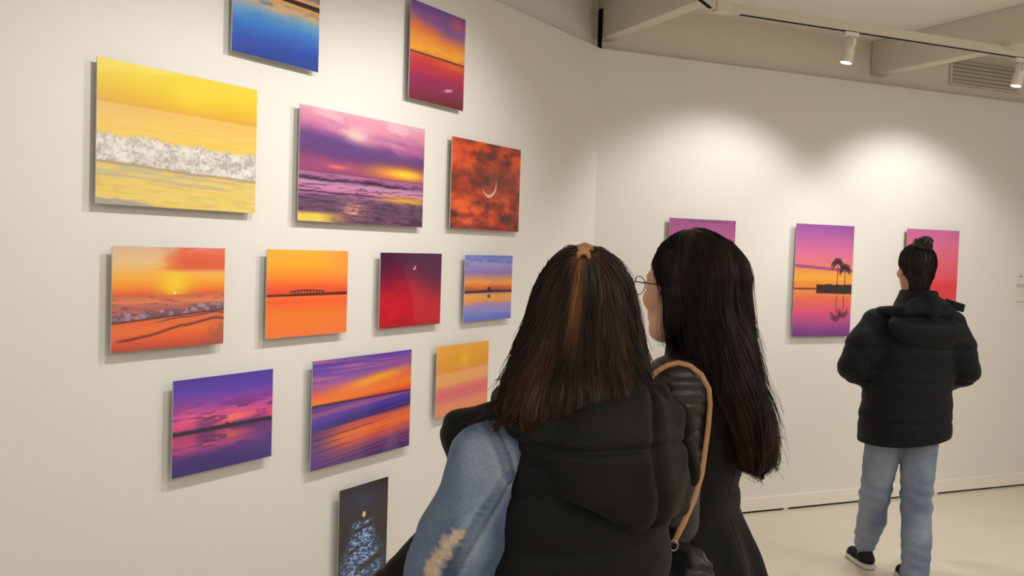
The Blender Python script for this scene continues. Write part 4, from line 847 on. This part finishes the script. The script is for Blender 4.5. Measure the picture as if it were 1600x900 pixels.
# ================================================================== person 2: dark coat with ribbed leather sleeves, very long dark hair
def person_coat():
    c = at(1073, 455, 2.15); c[2] = 1.509
    fr = Frame(c[:2] + np.array([.03, -.015]), 62); base = np.array([fr.b[0], fr.b[1], 0.0]); P = lambda r, f, z: fr.p(r * 1.06, f * 1.06, z)
    e = thing('person', 'person with very long dark hair and glasses, dark coat with ribbed leather sleeve', 'person', base)
    H = Head(c, 50, 2, 0, 1.03)
    J = dict(fr=fr, neck=P(0, -.02, 1.345), ls=P(-.150, .0, 1.285), rs=P(.150, -.01, 1.285), le=P(-.180, -.01, 1.03), re=P(.168, .06, 1.03), lw=P(-.12, .20, 1.00), rw=P(.12, .2, 1.0),
             lh=P(-.085, .02, .86), rh=P(.085, .02, .86), lk=P(-.09, .03, .47), rk=P(.09, .03, .47), la=P(-.095, 0, .09), ra=P(.095, -.01, .09), lt=P(-.115, .15, .024), rt=P(.115, .14, .024), hf=.02,
             lhd=(fr.d(.45, .85, -.1), fr.d(-.4, .1, .85), 1, .9), rhd=(fr.d(-.45, .85, .0), fr.d(.4, .1, .85), -1, .9))
    lo, hi = bounds(J); hi[2] = 1.66; S = SDF(lo, hi, .0045); figure(S, J, H, 1.0)
    ob, V, F = sculpt('body', S, M_SKIN, e, base, lambda V: head_tint(V, H, (212, 164, 138)))
    SB = S
    S = SDF(*fbox(fr, -.35, .35, -.3, .3, 0, .98, .04), .01); S.loft(fr, [(.76, 0, .02, .165, .12), (.92, 0, .02, .160, .11), (1.0, 0, .01, .14, .10)], k=.02)
    for s in 'lr': S.chain([J[s + 'h'], J[s + 'k']], [.092, .066], k=.02); S.chain([J[s + 'k'], J[s + 'a'] + (0, 0, .01)], [.066, .050], k=.02)
    S.half((0, 0, .06), (0, 0, -1)); sculpt('trousers', S, M_TROUSER, e, base)
    for s in 'lr': shoe('shoe', J[s + 'a'], J[s + 't'] * np.array([1, 1, 0]), M_BOOT, M_SOLE, e, base, .95)
    # coat
    S = SDF(*fbox(fr, -.4, .4, -.4, .4, .62, 1.48, .04), .005)
    S.loft(fr, [(.66, 0, .01, .245, .225), (.80, 0, .015, .225, .195), (.93, 0, .015, .195, .155), (1.01, 0, .02, .158, .118), (1.06, 0, .02, .152, .112), (1.12, 0, .015, .160, .125), (1.22, 0, 0, .170, .135), (1.29, 0, -.008, .15, .105), (1.345, 0, -.012, .095, .085), (1.40, 0, -.010, .078, .080)], k=.02)
    S.cap(P(.0, .0, 1.30), J['rs'], .06, .060, k=.03); S.chain([J['rs'], J['re']], [.060, .056], k=.03); S.chain([J['re'], J['rw']], [.056, .046], k=.02)
    S.cap(P(-.02, .0, 1.30), P(-.12, 0, 1.30), .06, .058, k=.03)
    def cw(x, y, z):
        q = np.stack([x, y, z], -1) - base; a = np.arctan2(q @ np.append(fr.r, 0), q @ np.append(fr.f, 0) - .02); k = np.clip((1.02 - z) / .25, 0, 1)
        return .004 * n3o(x * 12, y * 12, z * 10, 3) - .016 * k * np.sin(a * 9 + .6) + .004 * np.exp(-((a + 2.75) / .02) ** 2) * (z < 1.3)
    S.disp(cw); oc, V, F = sculpt('coat', S, M_WOOL, e, base); SC = S
    S = SDF(*fbox(fr, -.3, .3, -.3, .3, .95, 1.12, .04), .005); S.loft(fr, [(1.008, 0, .02, .160, .121), (1.056, 0, .02, .157, .118)], k=.0, round_=.006); S.disp(lambda x, y, z: .003 * n3o(x * 14, y * 14, z * 30, 2)); sculpt('belt', S, M_WOOL, oc, base)
    # left leather sleeve with ribbed shoulder
    S = SDF(*fbox(fr, -.4, .2, -.3, .45, .85, 1.42, .04), .004); A, B = J['ls'] + fr.d(-.004, 0, .012), J['le'] + fr.d(-.010, 0, 0)
    S.chain([A, B], [.070, .060], k=.03); S.chain([B, J['lw'] - fr.d(.02, .03, 0)], [.056, .043], k=.02); S.cap(P(-.10, 0, 1.300), A, .060, .066, k=.03)
    ax = (B - A) / np.linalg.norm(B - A)
    def rib(x, y, z):
        q = np.stack([x, y, z], -1) - A; t = q @ ax; k = np.clip((t + .07) / .02, 0, 1) * np.clip((.19 - t) / .02, 0, 1); return k * (.0035 - .0052 * np.abs(np.sin((t + .014 * n3(x * 10, y * 10, z * 10)) * PI / .027)) ** .6) + .004 * (1 - k) * n3o(x * 20, y * 20, z * 26, 3)
    S.disp(rib); sculpt('leather_sleeve', S, M_LEATHER, oc, base); SL = S
    # hair
    S = SDF(at(990, 770, 1.960) - .12, at(1250, 330, 2.260) + .12, .0045)
    S.ell(H.p(0, -.018, .038), np.array([.081, .097, .093]) * 1.03, H.R, k=.02)
    S.chain([H.p(0, -.075, .02), at(1112, 500, 2.100), at(1126, 560, 2.050), at(1142, 615, 2.025), at(1160, 660, 2.020), at(1174, 698, 2.020), at(1186, 722, 2.020)], [.072, .078, .068, .058, .052, .042, .018], k=.04)
    S.chain([at(1100, 420, 2.160), at(1122, 500, 2.120), at(1148, 580, 2.080), at(1170, 640, 2.060), at(1186, 685, 2.060), at(1208, 716, 2.060)], [.060, .046, .034, .028, .022, .008], k=.03)
    S.chain([H.p(-.070, .005, .055), H.p(-.078, -.020, -.01), H.p(-.078, -.028, -.065), H.p(-.070, -.010, -.112)], [.022, .022, .020, .008], k=.025)
    S.chain([H.p(.070, .030, .050), H.p(.080, .030, -.01), H.p(.078, .020, -.06), H.p(.075, .012, -.11)], [.020, .020, .018, .007], k=.02)
    S.ell(H.p(-.018, .130, -.030), (.098, .092, .108), H.R, k=.010, sub=True)
    top = H.p(0, .01, .13)
    def gro(x, y, z): u = (x - c[0]) * .8 - (y - c[1]) * .6; s = u + .15 * (z - c[2]); ln = s * 75 + 2.2 * n3(x * 8, y * 8, z * 6); return .0058 * n3o(ln, z * 5, 0 * z + 3, 3) * np.clip((top[2] - z) / .05, .15, 1)
    S.disp(gro)
    def hc(P_, rnd=None):
        n = n3o((P_[:, 0] - c[0]) * 60 - (P_[:, 1] - c[1]) * 40, P_[:, 2] * 5, 0 * P_[:, 0], 3); k = cmix(vcol(P_, (24, 17, 16)), (46, 30, 27), np.clip(n * 1.8 + .25, 0, 1)); k = cmix(k, (72, 38, 32), np.clip((1.35 - P_[:, 2]) / .25, 0, 1) * np.clip(.45 + n, 0, 1))
        if rnd is not None: k = k * (.5 + .9 * rnd[:, None])
        return k
    oh, V, F = sculpt('hair', S, M_HAIR, e, base, hc)
    tail = at(1180, 720, 2.030)
    def flow(Q, i):
        h = np.clip((top[2] - Q[:, 2]) / .07, 0, 1)[:, None]; o = Q - top; o /= np.linalg.norm(o, axis=1, keepdims=True) + 1e-6; back = (H.loc(Q)[:, 1] < .0)[:, None]
        d = np.array([[0, 0, -1.0]]) + np.array([[.34, -.12, 0]]) * back * np.clip((c[2] - Q[:, 2:3]) / .1 + .5, 0, 1) ; return d * (.25 + .75 * h) + o * (1.1 - 1.0 * h)
    strands('hair_strands', S, V, F, M_STRAND, oh, base, 5200, .014, 22, flow, hc, .0010, loose=.034, wob=.38, seed=3, zstop=(1.085, .12), sel=lambda q: (H.loc(q)[:, 1] < .085) & (q[:, 2] > 1.2))
    # glasses
    q0 = MB(); G = H.p
    for s in (-1, 1):
        ring = [G(s * .033 + .023 * math.cos(a) , .106 - .22 * abs(.023 * math.cos(a) + s * .0) , -.004 + .021 * math.sin(a)) for a in np.linspace(0, 2 * PI, 25)]; q0.tube(ring, .0011, 6, cap=False)
        q0.tube([G(s * .056, .101, .004), G(s * .066, .093, .006), G(s * .078, .06, .006), G(s * .081, .0, .004), G(s * .080, -.018, -.012)], .0015, 6)
    q0.tube([G(-.010, .106, .0), G(0, .109, .003), G(.010, .106, .0)], .0012, 6); og = q0.build('glasses', M_GLASSES, e, smooth=True, off=base); og['label'] = 'thin dark metal glasses'
    return fr, base, SC, SL, J
FR2, B2, SC2, SL2, J2 = person_coat()

# tan-strapped shoulder bag hanging from person 2's near shoulder
def hit2(px, py, off): return min((hit(SC2, px, py, 1.0, off), hit(SL2, px, py, 1.0, off)), key=lambda v: v[1])
def bag():
    P = FR2.p; b0 = at(1032, 900, 1.845); b0[2] = .80
    e = thing('shoulder_bag', 'black shoulder bag on a long tan leather strap over the ribbed leather sleeve', 'bag', b0)
    S = SDF(b0 - np.array([.2, .18, .06]), b0 + np.array([.22, .18, .34]), .005); fb_ = Frame(b0[:2], 60)
    S.loft(fb_, [(.80, 0, 0, .045, .12, 3), (.84, 0, 0, .054, .135, 3), (.92, 0, 0, .048, .13, 3), (.995, 0, 0, .026, .115, 3), (1.02, 0, 0, .013, .105, 3)], k=.0)
    S.disp(lambda x, y, z: .020 * n3o(x * 14, y * 14, z * 24, 3)); ob, V, F = sculpt('bag_body', S, M_LEATHER, e, b0)
    fp = [(1002, 612, .012), (1012, 594, .008), (1026, 578, .008), (1043, 567, .008), (1060, 563, .008), (1078, 568, .008), (1095, 582, .008), (1108, 604, .008), (1116, 632, .010), (1119, 662, .012), (1115, 700, .016)]
    pts = [hit2(x, y, o + .010) for x, y, o in fp]; end = np.array([*at(1053, 846, 1.80)])
    y0 = pts[-1][1]
    for k, (x, y) in enumerate(((1103, 740), (1087, 780), (1070, 815), (1053, 848))): t = (k + 1) / 4; pts.append(at(x, y, y0 * (1 - t) + 1.80 * t))
    for k in range(2):   # ease the curve
        pts = [pts[0]] + [pts[i - 1] * .25 + pts[i] * .5 + pts[i + 1] * .25 for i in range(1, len(pts) - 1)] + [pts[-1]]
    for S in (SC2, SL2) * 4:      # keep the strap on the outside of coat and sleeve
        for i, p in enumerate(pts):
            if ((p > S.lo) & (p < S.lo + S.h * (S.n - 1))).all(): pts[i] = p + S.grad(p[None])[0] * max(0.0, .0085 - float(S.sample(p[None])[0]))
    vd = [np.array([p[0], p[1], p[2] - EYE]) for p in pts]
    MB().tube(pts, 0, 8, flat=(.0055, .0016, vd)).build('strap', M_TAN, e, smooth=True, off=b0)
    MB().tube([end + np.array([.008 * math.cos(a), 0, .010 * math.sin(a) - .008]) for a in np.linspace(0, 2 * PI, 17)], .0016, 6, cap=False).build('ring', M_SILVER, e, smooth=True, off=b0)
bag()

# ================================================================== person 3: bun, black padded jacket, pale jeans
def person_bun():
    Y0 = 4.66; lf, rf = atz(1350, 884, 0), atz(1428, 916, 0)
    hm = at(1414, 675, Y0); fr = Frame(hm[:2], 14); base = np.array([fr.b[0], fr.b[1], 0.0]); P = fr.p
    e = thing('person', 'person with dark bun, black padded jacket and pale jeans, facing the far pictures', 'person', base)
    c = at(1430, 420, Y0 + .02); H = Head(c, 3, 2, 0, .97)
    G = at; la = np.array([*lf[:2], .085]); ra = np.array([*rf[:2], .085]); ls, rs = G(1370, 494, Y0 - .01), G(1486, 500, Y0 + .03)
    ls[2] = rs[2] = 1.275
    J = dict(fr=fr, neck=(ls + rs) / 2 + np.array([0, 0, .065]), ls=ls, rs=rs, le=G(1336, 572, Y0 - .04), re=G(1504, 578, Y0 + .02), lw=G(1375, 596, Y0 + .19), rw=G(1462, 600, Y0 + .23),
             lh=G(1388, 640, Y0), rh=G(1440, 642, Y0), lk=G(1367, 774, Y0 + .06), rk=G(1431, 790, Y0 - .05), la=la, ra=ra, lt=la * [1, 1, 0] + fr.d(.015, .13, .024), rt=ra * [1, 1, 0] + fr.d(.03, .14, .024),
             lhd=(fr.d(.7, .6, .1), fr.d(-.1, -.3, .9), 1, .8), rhd=(fr.d(-.7, .6, .1), fr.d(.1, -.3, .9), -1, .8))
    lo, hi = bounds(J); hi[2] = 1.72; S = SDF(lo, hi, .006); figure(S, J, H, .96)
    sculpt('body', S, M_SKIN, e, base, lambda V: head_tint(V, H, (198, 148, 122)))
    # jeans
    S = SDF(np.minimum(la, ra) - .25, np.maximum(J['lh'], J['rh']) + .3, .0075)
    S.loft(fr, [(.70, .0, 0, .165, .115), (.82, 0, 0, .160, .115), (.92, .01, 0, .145, .105)], k=.01)
    for s, kk in (('l', 1), ('r', 1)):
        h, k_, a = J[s + 'h'], J[s + 'k'], J[s + 'a'] + np.array([0, 0, .035 if s == 'l' else -.03]); S.chain([h + np.array([0, 0, -.02]), k_], [.094, .073], k=.012); S.chain([k_, k_ * .55 + a * .45 - np.append(fr.f * .012, 0), a], [.073, .069, .056 if s == 'l' else .066], k=.012)
    S.half((0, 0, .05), (0, 0, -1))
    la2 = J['la'] + np.array([0, 0, .01])
    S.disp(lambda x, y, z: .006 * n3o(x * 7 + z * 6, y * 7, z * 16, 3) + .004 * np.sin(z * 95 + 5 * n3(x * 7, y * 7, z * 7) + x * 30) * np.exp(-((z - .42) / .10) ** 2) + .003 * np.sin(z * 110 + x * 40) * np.exp(-((z - .16) / .07) ** 2))
    def jc(V): n = n3o(V[:, 0] * 8, V[:, 1] * 8, V[:, 2] * 7, 3); k = cmix(vcol(V, (112, 126, 152)), (140, 152, 172), np.clip(.5 + n * 1.8, 0, 1)); return cmix(k, (128, 132, 138), np.clip((V[:, 2] - .55) / .2, 0, 1) * .6)
    sculpt('jeans', S, M_JEANS, e, base, jc)
    shoe('shoe', la, J['lt'] * [1, 1, 0], M_SHOE, M_SOLE, e, base, .92); shoe('shoe', ra, J['rt'] * [1, 1, 0], M_SHOE, M_SOLE, e, base, .92)
    # jacket
    S = SDF(*fbox(fr, -.45, .45, -.35, .4, .62, 1.5, .04), .006)
    S.loft(fr, [(.685, -.005, 0, .232, .165), (.74, 0, 0, .236, .168), (.90, 0, 0, .226, .158), (1.05, .005, 0, .218, .150), (1.18, .012, 0, .215, .145), (1.27, .02, -.005, .185, .125), (1.34, .025, -.01, .125, .105), (1.40, .03, -.01, .095, .095), (1.445, .033, -.005, .080, .090)], k=.02)
    for s in 'lr':
        o = fr.d(-.0 if s == 'l' else .0, 0, 0); S.chain([J[s + 's'] + np.array([0, 0, .0]), J[s + 's'] * .5 + J[s + 'e'] * .5 + o, J[s + 'e']], [.074, .084, .078], k=.04); S.chain([J[s + 'e'], J[s + 'w']], [.078, .055], k=.02)
    hemn = fr.d(.10, 0, -1); S.half(P(0, 0, .70), hemn, .01)
    def jq(x, y, z):
        o = 0
        for z0 in (.80, 1.0, 1.16): o = o + .0032 * np.exp(-((z - z0 - .01 * n3(x * 6, y * 6, z * 6)) / .006) ** 2) - .002 * np.exp(-((np.abs(z - z0) - .03) / .02) ** 2)
        return o + .006 * n3o(x * 11, y * 11, z * 18, 3)
    S.disp(jq); oj, V, F = sculpt('jacket', S, M_JACKET, e, base); SJ = S
    # hood: flat crescent on the upper back, tall collar, free tab on the right
    S = SDF(*fbox(fr, -.34, .36, -.3, .25, 1.12, 1.5, .04), .0055); Rh = np.array([[fr.r[0], fr.f[0], 0], [fr.r[1], fr.f[1], 0], [0, 0, 1]]) @ rotm(0, -16, 0)
    S.ell(P(.025, -.100, 1.275), (.215, .062, .118), Rh, k=.02); S.half(P(.02, 0, 1.335), fr.d(0, -.3, 1), .02)
    S.chain([P(-.170, .0, 1.335), P(-.11, -.085, 1.345), P(.02, -.115, 1.35), P(.15, -.085, 1.335), P(.205, .0, 1.305)], [.028, .028, .030, .028, .022], k=.025)
    S.chain([P(-.05, -.09, 1.38), P(.03, -.105, 1.395), P(.11, -.09, 1.375)], [.03, .034, .03], k=.03)
    S.disp(lambda x, y, z: .006 * n3o(x * 11, y * 11, z * 20, 3))
    oh, V, F = sculpt('hood', S, M_JACKET, oj, base); t = MB()
    a = [at(1478, 466, Y0 + .02), at(1509, 476, Y0 + .02), at(1506, 488, Y0 + .02), at(1484, 484, Y0 + .02)]; dv = np.array([0, .012, 0]); t.add(a + [q + dv for q in a], [(0, 1, 2, 3), (7, 6, 5, 4), (0, 4, 5, 1), (1, 5, 6, 2), (2, 6, 7, 3), (3, 7, 4, 0)])
    t.build('hood_tab', M_JACKET, oh, off=base, bevel=.003)
    # hair pulled up into a bun
    S = SDF(c - .16, c + np.array([.16, .16, .24]), .004); S.ell(H.p(0, -.022, .036), np.array([.088, .104, .095]) * .97, H.R, k=.02); S.cap(H.p(0, -.06, -.03), H.p(0, -.055, -.085), .060, .048, k=.03)
    S.ell(H.p(0, .085, -.065), (.085, .10, .105), H.R, k=.012, sub=True); S.ell(H.p(-.085, .030, -.045), (.03, .035, .05), H.R, k=.01, sub=True); S.ell(H.p(.085, .030, -.045), (.03, .035, .05), H.R, k=.01, sub=True)
    bun = at(1443, 382, Y0 - .05)
    def gr(x, y, z): q = np.stack([x, y, z], -1) - bun; a = np.arctan2(q[:, 0], q[:, 2] + .02); return .003 * n3o(a * 9, np.linalg.norm(q, axis=1) * 4, a * 0, 3)
    S.disp(gr)
    def hc(P_, rnd=None):
        n = n3o(P_[:, 0] * 40, P_[:, 1] * 40, P_[:, 2] * 20, 2); k = cmix(vcol(P_, (27, 21, 19)), (46, 36, 30), np.clip(n + .3, 0, 1)); return k if rnd is None else k * (.55 + .8 * rnd[:, None])
    oh, V, F = sculpt('hair', S, M_HAIR, e, base, hc)
    def flow(Q, i): d = bun - Q; return d / (np.linalg.norm(d, axis=1, keepdims=True) + 1e-6)
    strands('hair_strands', S, V, F, M_STRAND, oh, base, 1500, .010, 9, flow, hc, .0008, wob=.1, seed=5)
    S = SDF(bun - .08, bun + .08, .004); S.ell(bun, (.047, .044, .040), k=.0); S.disp(lambda x, y, z: .005 * np.sin(np.arctan2(z - bun[2], x - bun[0]) * 3 + np.hypot(x - bun[0], z - bun[2]) * 190) ); sculpt('bun', S, M_HAIR, oh, base, hc)
person_bun()
